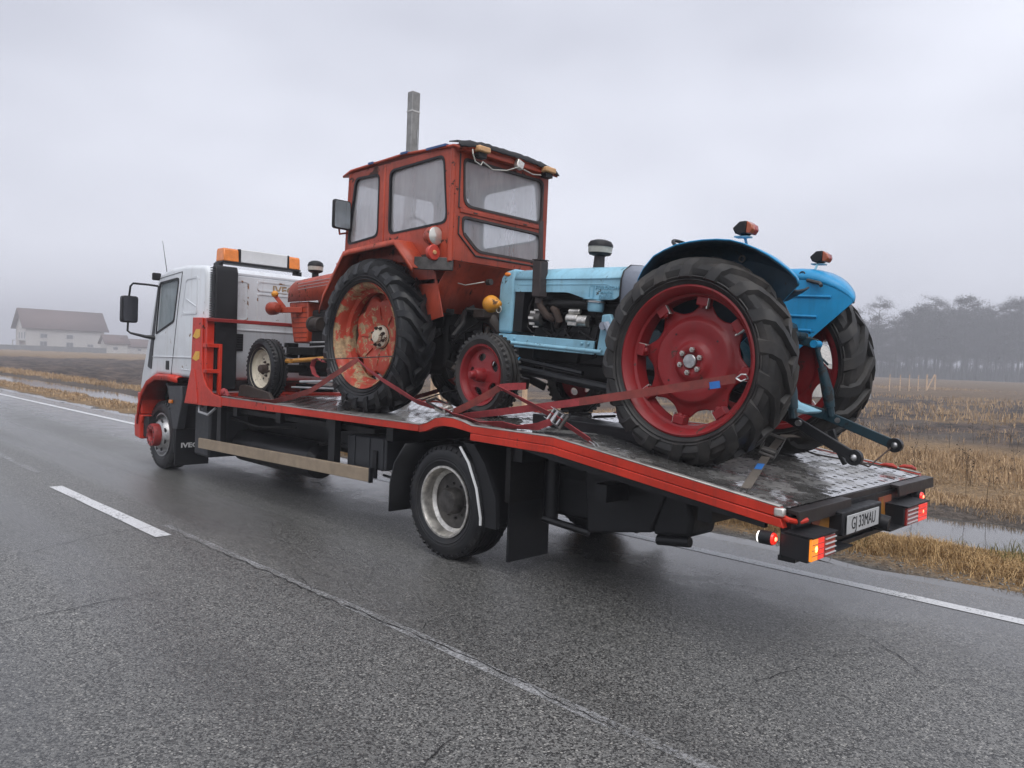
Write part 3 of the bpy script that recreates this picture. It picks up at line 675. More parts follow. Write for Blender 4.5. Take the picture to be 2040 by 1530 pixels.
for i, (u, D) in enumerate(spots):
    g = ground_at(u, D, 755); s_ = rng.uniform(.82, 1.10)*(1.33 if u > 1830 else (1.18 if u > 1790 else 1.02))
    t = thing('misty_tree', 'dark misty tree in the wood along the far field edge', 'tree', g, (0, 0, rng.uniform(0, 6.28)), 'trees of the misty wood', False); t.scale = (s_, s_, s_*rng.uniform(.92, 1.08))
    tr, cr_ = protos[i % 6]; place('trunk', tr, t); place('crown', cr_, t)
def undergrowth():
    rg = np.random.default_rng(8); n = 26000; u = rg.uniform(1240, 2250, n); D = rg.uniform(208, 302, n); P = []
    d0 = np.array([RT, UP, FW])
    k = ((u-1020)/F_PX)[:, None]*d0[0] - ((755-765)/F_PX)*d0[1] + d0[2]; X = k[:, 0]*D; Y = k[:, 1]*D; Z = terrain_z(X, Y)
    h = rg.uniform(1.0, 6.5, n)*(.5+fbm(X*.08, Y*.08, 4)); a = rg.random(n)*6.28; w_ = rg.uniform(.05, .2, n)
    lx, ly = rg.normal(0, .5, n), rg.normal(0, .5, n)
    V = np.stack([np.stack([X-np.cos(a)*w_, Y-np.sin(a)*w_, Z-.2], -1), np.stack([X+np.cos(a)*w_, Y+np.sin(a)*w_, Z-.2], -1), np.stack([X+lx, Y+ly, Z+h], -1)], 1).reshape(-1, 3)
    o = bpy.data.objects.new('wood_undergrowth', np_mesh('wood_undergrowth', V, np.arange(3*n).reshape(-1, 3), M['twig'])); COL.objects.link(o)
    tag(o, 'tangled brush under the misty wood', 'undergrowth', None, 'stuff')
undergrowth()
# new stake fence on the field and the plastic house behind the blue tractor
def stake(u, D, h, label, lean=None, grp='pale fence stakes on the field', name='fence_stake', wd=.13):
    g = ground_at(u, D, 770); mb = MB().beam(g+Vector((0, 0, -.2)), g+Vector((lean[0] if lean else 0, lean[1] if lean else 0, h)), wd, wd, (1, 0, 0))
    t = thing(name, label, 'stake', g, group=grp); mb.build('post', M['wood'], t, bevel=.01); return t, g
t, g1 = stake(1846, 78, 1.65, 'bright wooden stake with a diagonal brace on the field')
g2 = ground_at(1861, 78, 770)
MB().beam(g1+Vector((0, 0, .02)), g2+Vector((0, 0, 1.6)), .09, .09).build('brace', M['wood'], t)
stake(1862.5, 79, 1.6, 'wooden stake just right of the braced stake', grp='')
for i, u in enumerate((1772, 1793, 1811, 1829, 1700, 1640)): stake(u, 70+i*1.6, 1.55, 'thin pale stake in the fence left of the braced stake', wd=.075)
t, g1 = stake(862, 30, 1.6, 'pale wooden post seen between the two tractors, nearer the red one', grp='')
MB().beam(g1+Vector((.0, 0, .9)), ground_at(878, 29.4, 780)+Vector((0, 0, .05)), .08, .08).build('brace', M['wood'], t)
stake(889, 30.2, 1.55, 'pale wooden post seen between the tractors, nearer the blue one', grp='')
stake(1046, 26, 1.3, 'pale wooden post low behind the blue tractor front axle', grp='')
def greenhouse():
    a, b = ground_at(1285, 52, 770), ground_at(1735, 50, 770); d = (b-a); L = d.length; ang = math.atan2(d.y, d.x)
    t = thing('greenhouse', 'pale plastic greenhouse glimpsed through the blue tractor wheels', 'greenhouse', (a+b)/2, (0, 0, ang), world=False)
    W, H = L/2, 3.55; n = 12
    arc = [(0, 0), (0, 2.2), (.5, 2.9), (1.6, 3.4), (2.8, 3.55), (4, 3.4), (5.1, 2.9), (5.6, 2.2), (5.6, 0)]
    rows = [[(xx, p_[0], p_[1]) for p_ in arc] for xx in (-W, W)]
    MB().grid(rows).build('cover', M['film'], t)
    for i in range(n+1):
        xx = -W+2*W*i/n; MB().tube([(xx, p_[0]-.03 if p_[0] < 1 else p_[0], p_[1]+.03) for p_ in arc], .03, 5).build('hoop', M['frame_grey'], t)
    for z in (1.1, 2.2): MB().tube([(-W, -.05, z), (W, -.05, z)], .025, 5).build('rail', M['frame_grey'], t)
greenhouse()
# ---------------------------------------------------------------- wheels
def tyre_road(R, rim, W, n=72, notch=44):
    h = W/2; prof = [(rim-.012, -h*.72), (rim+.02, -h*.86), (rim+(R-rim)*.35, -h*.98), (rim+(R-rim)*.6, -h), (R-.055, -h*.95), (R-.022, -h*.86), (R-.006, -h*.74)]
    crown = []
    for g in (-.45, -.15, .15, .45): crown += [(R-.002, h*(g-.035)), (R-.016, h*(g-.03)), (R-.016, h*(g+.03)), (R-.002, h*(g+.035))]
    prof = prof + crown + [(r, -t) for r, t in reversed(prof)]
    # moulded rings on the sidewall
    m = MB().lathe(prof, n=n)
    for s_ in (-1, 1):
        for rr in (.30, .42): m.lathe([(rim+(R-rim)*rr-.008, s_*h*.955), (rim+(R-rim)*rr, s_*h*1.005), (rim+(R-rim)*rr+.008, s_*h*.97)], n=n)
        for k in range(notch):
            a = 2*math.pi*k/notch; mt = Matrix.Rotation(a, 4, 'Y')
            b = MB().box((R-.026, s_*h*.885, 0), (.028, .012, .020), (0, 0, s_*-.6)).xf(mt); m.add(b.v, b.f)
    return m
def tyre_ag(R, rim, W, nl=20, lh=.036, skew=.42, lw=.05, n=80, worn=0):
    h = W/2; Rc = R-lh
    prof = [(rim-.015, -h*.74), (rim+.02, -h*.86), (rim+(Rc-rim)*.4, -h*.99), (rim+(Rc-rim)*.62, -h), (Rc-.07, -h*.95), (Rc-.03, -h*.84), (Rc-.008, -h*.5), (Rc, 0)]
    prof = prof + [(r, -t) for r, t in reversed(prof[:-1])]
    m = MB().lathe(prof, n=n)
    for s_ in (-1, 1):
        for q in (.16, .30): m.lathe([(rim+(Rc-rim)*q-.010, s_*h*(.80+.5*q)), (rim+(Rc-rim)*q, s_*h*(.90+.38*q)), (rim+(Rc-rim)*q+.006, s_*h*(.90+.30*q))], n=n)
    up_ = [(0, Rc), (h*.5, Rc-.008), (h*.84, Rc-.03), (h*.95, Rc-.07), (h*1.0, Rc-.13)]
    def surf(y):
        for (y0, r0), (y1, r1) in zip(up_[:-1], up_[1:]):
            if y <= y1: return r0+(r1-r0)*(y-y0)/(y1-y0)
        return up_[-1][1]
    for s_ in (-1, 1):
        for k in range(nl):
            base = 2*math.pi*(k+(.5 if s_ > 0 else 0))/nl; rows = []
            steps = [(-.03, 0), (.25*h, .26), (.55*h, .56), (.80*h, .82), (.93*h, .96), (1.0*h, 1.05)]
            for i, (yv, t) in enumerate(steps):
                r = surf(max(0, yv)) if i < 5 else Rc-.115
                a = base - skew*t; hh = lh*(1 if i < 4 else (.75 if i == 4 else .25)); wv = lw*(1.0+.35*t)
                top_in = 0 if i < 4 else .012
                cs = []
                for (dw, up2) in ((-wv*.62, -.012), (wv*.62, -.012), (wv*.42, hh), (-wv*.42, hh)):
                    rr = r+up2 if i < 5 else r+up2*.4; yy = yv + (0 if up2 < 0 else top_in*(1 if i >= 4 else 0)); aa = a + (dw + .25*wv*(1 if False else 0))/Rc
                    cs.append((rr*math.cos(aa), s_*yy, rr*math.sin(aa)))
                rows.append(cs)
            b = MB().grid(rows, True); k0 = len(b.v); b.f += [(3, 2, 1, 0), (k0-4, k0-3, k0-2, k0-1)]; m.add(b.v, b.f)
    return m
def tyre_front(R, rim, W, n=64, nb=40):
    h = W/2; prof = [(rim-.01, -h*.72), (rim+.02, -h*.88), (rim+(R-rim)*.5, -h), (R-.05, -h*.94), (R-.02, -h*.8)]
    crown = [(R-.004, -h*.5), (R-.004, -h*.32), (R-.022, -h*.28), (R-.022, -h*.16), (R, -h*.12), (R, h*.12), (R-.022, h*.16), (R-.022, h*.28), (R-.004, h*.32), (R-.004, h*.5)]
    m = MB().lathe(prof+crown+[(r, -t) for r, t in reversed(prof)], n=n)
    for s_ in (-1, 1):
        for k in range(nb):
            b = MB().box((R-.0185, s_*h*.66, 0), (.030, h*.40, .026), (0, 0, s_*-.24)).xf(Matrix.Rotation(2*math.pi*k/nb, 4, 'Y') @ Matrix.Rotation(s_*.35, 4, 'X')); m.add(b.v, b.f)
    return m
def nuts(wheel, r, n, y, size, mat, a0=0, length=.03, name='wheel_nut'):
    me = MB().lathe([(size, 0), (size, length*.6), (size*.55, length*.62), (size*.5, length), (.001, length)], n=6).mesh(name, mat=mat)
    for k in range(n):
        a = a0+2*math.pi*k/n; place(name, me, wheel, loc=(r*math.cos(a), y, r*math.sin(a)))
def circ(r, n=32, cx=0, cy=0, sx=1, sy=1, a=0):
    o = []
    for k in range(n):
        t = 2*math.pi*k/n; px, py = r*sx*math.cos(t), r*sy*math.sin(t); o.append((cx+px*math.cos(a)-py*math.sin(a), cy+px*math.sin(a)+py*math.cos(a)))
    return o
def copy_tree(o, parent=None, loc=None, rot=None):
    c = o.copy(); COL.objects.link(c); c.parent = parent
    if parent is not None: OFF[c.name] = off(parent)
    if loc is not None: c.location = loc
    if rot is not None: c.rotation_euler = rot
    for ch in list(o.children): copy_tree(ch, c)
    return c

# ---------------------------------------------------------------- the recovery truck
TX, TY = 4.80, -5.275
YL, YR = -4.05, -6.50
truck = thing('tow_truck', 'white and red flatbed recovery truck carrying two old tractors', 'truck', (TX, TY, 0))
CABY0, CABY1 = -4.12, -6.43
# cab shell: rounded solid, hollowed, with window openings cut through
prof = [(9.36, 1.29), (9.27, 1.62), (9.26, 2.60), (9.33, 2.70), (9.9, 2.735), (10.45, 2.715), (10.72, 2.66), (10.83, 2.55), (11.12, 1.75), (11.30, 1.30), (11.36, 1.06), (11.20, 1.04), (11.02, 1.20), (10.75, 1.31)]
cab = MB().prism(prof, CABY1, CABY0).build('cab', M['white'], truck, bevel=.055, seg=4)
inner = [(9.36, 1.36), (9.34, 2.62), (10.66, 2.62), (11.04, 1.75), (11.18, 1.36)]
c1 = MB().prism(inner, CABY1+.06, CABY0-.06).build('cut', None, truck)
win = rpoly([(10.70, 2.53), (10.10, 2.57), (10.23, 2.02), (10.80, 1.86)], [.05, .07, .05, .05])
tri = rpoly([(10.745, 2.50), (10.765, 2.50), (11.06, 1.40), (10.93, 1.37), (10.86, 1.84)], .02)
c2 = MB().prism(win, CABY1-.2, CABY0+.2).build('cut', None, truck)
ws = MB().prism([(10.70, 2.50), (11.02, 1.78), (11.6, 1.78), (11.6, 2.50)], CABY1+.16, CABY0-.16).build('cut', None, truck)
boolean(cab, [c1, c2, ws])
for Y, s_ in ((CABY0, 1), (CABY1, -1)):
    w2 = rpoly([(10.72, 2.55), (10.08, 2.59), (10.21, 2.01), (10.82, 1.84)], [.05, .07, .05, .05])
    plate('window', w2, [], .006, MXZ(Y-s_*.022), M['glass_cab'], truck)
    seal = plate('window_seal', [(p[0], p[1]) for p in w2], [rpoly([(10.695, 2.53), (10.105, 2.565), (10.235, 2.03), (10.795, 1.875)], [.05, .07, .05, .05])], .012, MXZ(Y+s_*.002), M['black'], truck)
    plate('quarter_panel', tri, [], .010, MXZ(Y+s_*.004), M['grey_plastic'], truck)
    # door outline as a recessed dark seam, pressings and the handle
    mb = MB(); seam = [(10.75, 2.60), (9.99, 2.655), (10.10, 2.2), (10.27, 1.31)]
    for a, b_ in zip(seam[:-1], seam[1:]): mb.beam((a[0], Y+s_*.001, a[1]), (b_[0], Y+s_*.001, b_[1]), .004, .010, (0, 1, 0))
    mb.build('door_seam', M['black'], truck)
    MB().bb((10.34, Y-.01, 1.38), (10.45, Y+s_*.008, 1.50)).build('door_handle', M['black'], truck, bevel=.012)
    mb = MB(); mb.beam((10.90, Y, 1.545), (9.32, Y, 1.56), .010, .022, (0, 1, 0)); mb.beam((9.86, Y, 2.30), (9.55, Y, 2.20), .008, .02, (0, 1, 0)); mb.beam((9.95, Y, 1.40), (9.5, Y, 1.39), .008, .016, (0, 1, 0)); mb.build('body_crease', M['white'], truck, bevel=.004)
    ol = rpoly([(9.90, 2.56), (9.52, 2.58), (9.52, 2.10), (9.98, 2.10)], .05); il = rpoly([(9.87, 2.54), (9.545, 2.555), (9.545, 2.125), (9.95, 2.125)], .05)
    plate('quarter_pressing', ol, [il], .012, MXZ(Y), M['white'], truck)
plate('windscreen', [(CABY1+.14, 0), (CABY0-.14, 0), (CABY0-.14, .80), (CABY1+.14, .80)], [], .006, Matrix.Translation((11.04, 0, 1.76)) @ Matrix.Rotation(-.40, 4, 'Y') @ Matrix(((0, 0, 1, 0), (1, 0, 0, 0), (0, 1, 0, 0), (0, 0, 0, 1))), M['glass_wind'], truck)
MB().bb((9.42, -4.35, 1.37), (9.62, -4.95, 2.25)).bb((9.6, -4.35, 1.37), (10.1, -4.95, 1.62)).build('seat', M['grey_plastic'], truck, bevel=.05)
MB().bb((10.65, -4.2, 1.36), (11.05, -6.35, 1.76)).build('dashboard', M['black'], truck, bevel=.05)
# rear wall pressings, lettering, vent
RW = 9.262
for (ya, yb, za, zb) in ((-4.49, -4.66, 2.05, 2.55), (-4.77, -5.38, 2.02, 2.41), (-4.77, -5.38, 2.44, 2.57), (-5.50, -6.1, 2.02, 2.55)):
    ol = rpoly([(ya, za), (yb, za), (yb, zb), (ya, zb)], .04); il = rpoly([(ya-.018, za+.018), (yb+.018, za+.018), (yb+.018, zb-.018), (ya-.018, zb-.018)], .03)
    plate('rear_pressing', ol, [il], .014, MYZ(RW), M['white_rust'], truck)
MB().beam((RW, -4.2, 2.63), (RW, -6.4, 2.63), .012, .02).beam((RW, -4.2, 1.93), (RW, -6.4, 1.93), .012, .012).build('rear_crease', M['white'], truck)
def MREAR(x, y, z): return Matrix.Translation((x, y, z)) @ Matrix(((0, 0, -1, 0), (-1, 0, 0, 0), (0, 1, 0, 0), (0, 0, 0, 1)))     # text seen from behind
def MLEFT(x, y, z, pitch=0): return Matrix.Translation((x, y, z)) @ Matrix.Rotation(-pitch, 4, 'Y') @ Matrix(((-1, 0, 0, 0), (0, 0, 1, 0), (0, 1, 0, 0), (0, 0, 0, 1)))     # text seen from the left
M['iveco_rust'] = simple('rust_ghost_lettering', (.30, .21, .12), .6, 0, .35, 20)
text('lettering', 'IVECO', .135, MREAR(RW-.003, -5.20, 2.475), M['iveco_rust'], truck, .002, .003, 1.12)
gr = MB().bb((RW-.012, -4.43, 1.665), (RW+.01, -4.60, 1.88)).build('rear_vent', M['black'], truck, bevel=.006)
for k in range(6): MB().bb((RW-.024, -4.445, 1.69+k*.031), (RW-.008, -4.585, 1.702+k*.031)).build('louvre', M['grey_plastic'], gr)
sn = MB().prism([(9.12, 1.18), (9.25, 1.18), (9.25, 2.69), (9.17, 2.70), (9.14, 2.62)], -4.46, -4.17).build('air_intake', M['black'], truck, bevel=.015)
for k in range(22): MB().bb((9.15, -4.165, 2.05+k*.029), (9.25, -4.150, 2.062+k*.029)).build('louvre', M['grey_plastic'], sn)
# light bar
lb = MB().bb((9.66, -4.50, 2.80), (9.90, -5.62, 2.825)).bb((9.7, -4.46, 2.745), (9.86, -4.52, 2.80)).bb((9.7, -5.60, 2.73), (9.86, -5.66, 2.80)).build('light_bar', M['black'], truck, bevel=.006)
MB().bb((9.67, -4.74, 2.825), (9.89, -5.42, 3.0)).build('centre_panel', M['lamp_grey'], lb, bevel=.012)
for a, b_ in ((-4.51, -4.715), (-5.44, -5.61)):
    MB().prism([(9.66, 2.826), (9.90, 2.826), (9.885, 2.97), (9.86, 2.995), (9.70, 2.995), (9.675, 2.97)], b_, a).build('beacon_lens', M['amber'], lb, bevel=.012, seg=3)
for a, b_ in ((-4.715, -4.74), (-5.42, -5.44)): MB().bb((9.665, a, 2.825), (9.895, b_, 2.998)).build('divider', M['black'], lb)
# mirrors
for s_, Y0 in ((1, CABY0), (-1, CABY1)):
    def y(d): return Y0+s_*d
    arm = MB().tube([(10.78, y(-.02), 2.50), (10.80, y(.12), 2.51), (10.93, y(.27), 2.52), (10.97, y(.29), 2.48), (10.99, y(.30), 2.33)], .014, 8)
    arm.tube([(11.0, y(.30), 2.0), (11.01, y(.30), 1.88), (10.98, y(.27), 1.85), (10.90, y(.10), 1.81), (10.86, y(-.02), 1.80)], [.014, .014, .014, .022, .035], 8)
    ma = arm.build('mirror_arm', M['black'], truck)
    mi = MB().prism(rpoly([(y(.19), 1.99), (y(.40), 1.99), (y(.40), 2.35), (y(.19), 2.35)], .04), 10.94, 11.04, 'x').build('mirror', M['black'], truck, bevel=.015)
    MB().prism(rpoly([(y(.205), 2.005), (y(.385), 2.005), (y(.385), 2.335), (y(.205), 2.335)], .035), 10.932, 10.938, 'x').build('mirror_glass', simple('dark_mirror', (.05, .052, .06), .1, .3, .1, bump=0) if s_ > 0 else M['mirror'], mi)
MB().prism(rpoly([(-4.05, 2.58), (-4.16, 2.58), (-4.16, 2.68), (-4.05, 2.68)], .02), 10.78, 10.83, 'x').build('kerb_mirror', M['black'], truck, bevel=.01)
ant = onY(324, 480, -4.45); ab = onY(334, 541, -4.45)
MB().tube([(ab.x, -4.45, 2.70), (ant.x, -4.45, ant.z)], [.006, .003], 5).sphere((ab.x, -4.45, 2.71), .035, 8, 5, (1.6, .8, .6)).build('antenna', M['black'], truck)
# arches, bumper
for s_, Y0 in ((1, -4.09), (-1, -6.46)):
    path = [(9.98, 1.30), (10.3, 1.315), (10.72, 1.305), (10.98, 1.22), (11.17, 1.06), (11.27, .88), (11.31, .66)]
    rows = [[(px, Y0-s_*.33, pz), (px, Y0-s_*.02, pz), (px, Y0+s_*.015, pz-.02), (px-.02, Y0+s_*.015, pz-.075)] for px, pz in path]
    MB().grid(rows).build('wheel_arch', M['truck_red'], truck, solid=.02)
    MB().prism([(10.0, 1.27), (11.25, 1.27), (11.25, .7), (11.1, 1.05), (10.9, 1.2), (10.3, 1.24)], Y0-s_*.9, Y0-s_*.34).build('arch_liner', M['black'], truck)
    path = [(10.46, 1.19), (10.32, 1.14), (10.22, .97), (10.17, .72), (10.16, .30)]
    MB().grid([[(px, Y0-s_*.04, pz), (px, Y0-s_*.40, pz)] for px, pz in path]).build('front_mudguard', M['grey_plastic'], truck, solid=.03)
    MB().prism([(10.30, 1.0), (10.38, 1.17), (9.92, 1.19), (9.88, 1.02), (10.02, .62), (10.16, .62)], Y0-s_*.12, Y0-s_*.02).build('mudguard_bracket', M['grey_plastic'], truck, bevel=.01)
    f_ = MB().bb((10.06, Y0-s_*.02, .14), (10.085, Y0-s_*.47, .62)).build('mud_flap', M['black'], truck, bevel=.005)
    text('lettering', 'IVECO', .085, MREAR(10.056, Y0-s_*.25, .40), M['lamp_grey'], f_, .001, .003, 1.3)
    MB().box((10.20, Y0-s_*.005, .97), (.08, .03, .045)).build('side_marker', M['amber'], truck, bevel=.005)
MB().prism([(11.15, .72), (11.42, .72), (11.45, .55), (11.42, .40), (11.2, .38), (11.22, .6)], CABY1-.03, CABY0+.03).build('front_bumper', M['truck_red'], truck, bevel=.02)
MB().prism([(11.2, .73), (11.33, .73), (11.38, 1.03), (11.25, 1.03)], CABY1-.02, CABY0+.02).build('front_panel', M['truck_red'], truck, bevel=.015)
MB().bb((11.0, CABY0-.01, .42), (11.2, CABY0-.5, .70)).build('step_well', M['black'], truck)
# chassis
for Y in (-4.86, -5.69): MB().prism([(2.05, .70), (10.9, .62), (10.9, .86), (2.05, .92 if True else 0)], Y-.04, Y+.04).build('chassis_rail', M['black_wet'], truck)
for x in (2.4, 3.2, 4.0, 5.6, 6.6, 7.6, 8.6, 9.4): MB().bb((x-.05, -4.2, .90 if x > 3.5 else .72), (x+.05, -6.35, 1.02 if x > 3.5 else .84)).build('cross_member', M['black_wet'], truck)
for x0, x1, z in ((5.9, 9.1, .98), ): MB().bb((x0, -4.25, z-.05), (x1, -6.3, z)).build('underfloor', M['grime'], truck)
MB().bb((6.7, -4.9, .55), (9.3, -5.65, .95)).build('gearbox', M['grime'], truck, bevel=.08)
MB().lathe([(.02, 9.30), (.14, 9.27), (.20, 9.2), (.205, 8.4), (.205, 7.55), (.20, 7.45), (.13, 7.38), (.001, 7.36)], (0, -4.66, .475), 'x', 28).build('air_tank', M['black_wet'], truck)
MB().prism([(9.75, .32), (9.32, .32), (9.32, .92), (9.75, .95)], -4.75, -4.22).build('fuel_filter_box', M['grey_plastic'], truck, bevel=.03)
MB().tube([(9.35, -4.11, .99), (9.30, -4.08, .90), (9.05, -4.08, .88), (8.9, -4.10, .97)], .016, 8).build('grab_handle', M['frame_grey'], truck)
sg = MB().bb((5.80, -4.13, .475), (9.42, -4.165, .60)); sg.v = [(x, y_, z + (.03 if x < 6 else -.035)) for x, y_, z in sg.v]; sgo = sg.build('side_guard', M['alu_tan'], truck, bevel=.006)
MB().bb((5.785, -4.127, .50), (5.802, -4.168, .635)).build('end_cap', M['black'], sgo)
MB().bb((6.44, -4.17, .53), (6.55, -4.24, 1.03)).build('guard_post', M['black_wet'], truck); MB().bb((8.9, -4.17, .46), (9.0, -4.24, 1.0)).build('guard_post', M['black_wet'], truck)
bx = MB().prism(rpoly([(5.74, .60), (6.37, .58), (6.37, .89), (5.74, .905)], .03), -4.75, -4.27).build('battery_box', M['grey_plastic'], truck, bevel=.015)
for x in (6.26, 6.02, 5.80): MB().bb((x-.03, -4.272, .60), (x, -4.262, .89)).build('box_rib', M['grey_plastic'], bx)
MB().bb((5.86, -4.27, .52), (5.92, -4.25, .78)).build('latch', M['black'], bx)
MB().tube([(5.85, -4.33, .55), (5.3, -4.38, .5)], .012, 6).build('hose', M['black'], truck)
mf = MB().bb((7.0, -4.9, .40), (7.02, -5.35, .72)).build('mud_flap', M['black'], truck); text('lettering', 'IVECO', .085, MREAR(6.995, -5.0, .63), M['lamp_grey'], mf, .001, .002, 1.3)
MB().tube([(7.3, -4.55, .68), (7.0, -4.5, .74), (6.6, -4.45, .72)], .02, 6).tube([(8.9, -4.3, .85), (8.2, -4.28, .80), (7.4, -4.3, .86)], .014, 6).build('air_hose', M['grime'], truck)
MB().tube([(TX, -4.5, .475), (TX, -6.05, .475)], .10, 16).sphere((TX, -5.275, .475), .24).build('rear_axle', M['grime'], truck)
MB().beam((5.6, -4.86, .62), (4.0, -4.86, .62), .09, .10).beam((5.6, -5.69, .62), (4.0, -5.69, .62), .09, .10).build('leaf_spring', M['grime'], truck)
# rear mudguards and flaps
for s_, Y0 in ((1, -4.10), (-1, -6.45)):
    arc = [(TX+.62*math.cos(a)+.02, .50+.56*math.sin(a)) for a in [R_(t_) for t_ in (5, 25, 48)]]
    MB().grid([[(a, Y0, b_), (a, Y0-s_*.55, b_)] for a, b_ in [(5.44, .30)]+arc]).build('rear_mudguard', M['black'], truck, solid=.02)
    arc = [(4.50, 1.0), (4.40, .90), (4.30, .72), (4.24, .50), (4.23, .38), (4.10, .38)]
    rg_ = MB().grid([[(a, Y0+s_*.01, b_), (a, Y0-s_*.55, b_)] for a, b_ in arc]).prism([(4.50, 1.0), (4.40, .90), (4.30, .72), (4.24, .50), (4.23, .38), (4.10, .38), (4.12, .62), (4.25, .86), (4.38, 1.0)], Y0-s_*.04, Y0-s_*.0).build('rear_mudguard', M['black'], truck)
    MB().tube([(4.525, Y0+s_*.012, .965), (4.42, Y0+s_*.012, .85), (4.32, Y0+s_*.012, .66), (4.262, Y0+s_*.012, .44), (4.262, Y0+s_*.012, .385)], .011, 6).build('white_trim', M['lamp_grey'], rg_)
    MB().bb((4.06, Y0-s_*.10, .12), (4.08, Y0-s_*.56, .60)).build('mud_flap', M['black'], truck)
    MB().bb((4.05, Y0-s_*.08, .58), (4.10, Y0-s_*.60, 1.0)).build('flap_bracket', M['grime'], truck)
# dark machinery in the rear overhang
MB().prism([(3.50, .42), (2.95, .52), (2.82, .86), (3.2, .95), (3.55, .95)], -5.15, -4.45).build('tool_box', M['black'], truck, bevel=.015)
MB().prism([(2.95, .50), (2.66, .53), (2.64, .66), (2.70, .82), (2.95, .85)], -4.80, -4.47).build('winch_motor', M['black'], truck, bevel=.03)
MB().tube([(2.67, -4.5, .50), (2.92, -4.5, .47)], .035, 10).build('hydraulic_filter', M['black'], truck)
MB().tube([(3.95, -4.55, .95), (3.95, -4.55, .42)], .06, 12).tube([(3.75, -4.75, .98), (3.72, -4.75, .46)], .045, 10).tube([(3.98, -4.5, .44), (3.6, -4.6, .38)], .03, 8).build('ram_cylinder', M['black_wet'], truck)
MB().bb((3.58, -4.62, .46), (4.02, -6.0, 1.02)).build('dark_filler_box', M['black'], truck, bevel=.03)  # added black box that darkens the bright gaps behind the rear wheels
MB().bb((2.1, -4.5, .78), (3.5, -6.0, .86)).build('overhang_floor', M['grime'], truck)
# wheels
def truck_wheel(kind):
    w_ = MB(); rim = .285
    if kind == 'front':
        w_.lathe([(rim+.012, -.02), (rim+.014, .0), (rim-.004, .0), (rim-.02, -.03), (rim-.045, -.05), (.245, -.06), (.225, -.03), (.205, .02), (.165, .052), (.10, .056), (.10, .03)], n=56)
        wm = w_.mesh('wheel', mat=M['steel'])
    else:
        w_.lathe([(rim+.012, -.02), (rim+.014, .0), (rim-.004, .002), (rim-.018, -.03), (rim-.02, -.10), (rim-.05, -.12), (rim-.055, -.165), (.225, -.17), (.20, -.155), (.165, -.15), (.06, -.15)], n=56)
        wm = w_.mesh('wheel', mat=M['steel_dirty'])
    root = place('wheel', wm, truck)
    place('tyre', tyre_road(.475, rim, .27).xf(Matrix.Translation((0, -.125, 0))).mesh('tyre', mat=M['rubber']), root)
    hm = MB()
    for k in range(8):
        a = 2*math.pi*(k+.5)/8; rr = .195 if kind == 'rear' else .205; ydis = -.149 if kind == 'rear' else .023
        b = MB().lathe([(.030, 0), (.030, .008), (.001, .008)], n=12).xf(Matrix.Translation((rr*math.cos(a), ydis, rr*math.sin(a)))); hm.add(b.v, b.f)
    place('hand_hole', hm.mesh('hand_hole', mat=M['crack']), root)
    if kind == 'front':
        place('hub', MB().lathe([(.155, .05), (.155, .13), (.145, .145), (.085, .145), (.075, .13), (.075, .10), (.001, .10)], n=40).mesh('hub', mat=M['truck_red_dark']), root)
        nuts(root, .118, 10, .145, .014, M['crack'], .2, .006)
    else:
        place('hub', MB().lathe([(.115, -.16), (.11, -.06), (.095, -.03), (.06, -.025), (.001, -.025)], n=32).mesh('hub', mat=M['steel_dark']), root)
        nuts(root, .145, 10, -.15, .018, M['steel_dark'], .2, .045)
    return root
fwheel = truck_wheel('front'); fwheel.location = (10.80-TX, -4.22-TY, .475)
copy_tree(fwheel, truck, (10.80-TX, -6.33-TY, .475), (0, 0, math.pi))
rwheel = truck_wheel('rear'); rwheel.location = (0, -4.175-TY, .475)
copy_tree(rwheel, truck, (0, -6.375-TY, .475), (0, .4, math.pi))
for Y, rz in ((-4.50, math.pi), (-6.05, 0)):      # the inner tyres of the twin wheels
    iw = place('inner_wheel', MB().lathe([(.30, -.02), (.27, -.05), (.25, -.2), (.06, -.2)], n=40).mesh('inner_wheel', mat=M['steel_dark']), truck, loc=(0, Y-TY, .475), rot=(0, 0, rz))
    place('tyre', [c for c in rwheel.children if c.name.startswith('tyre')][0].data, iw)
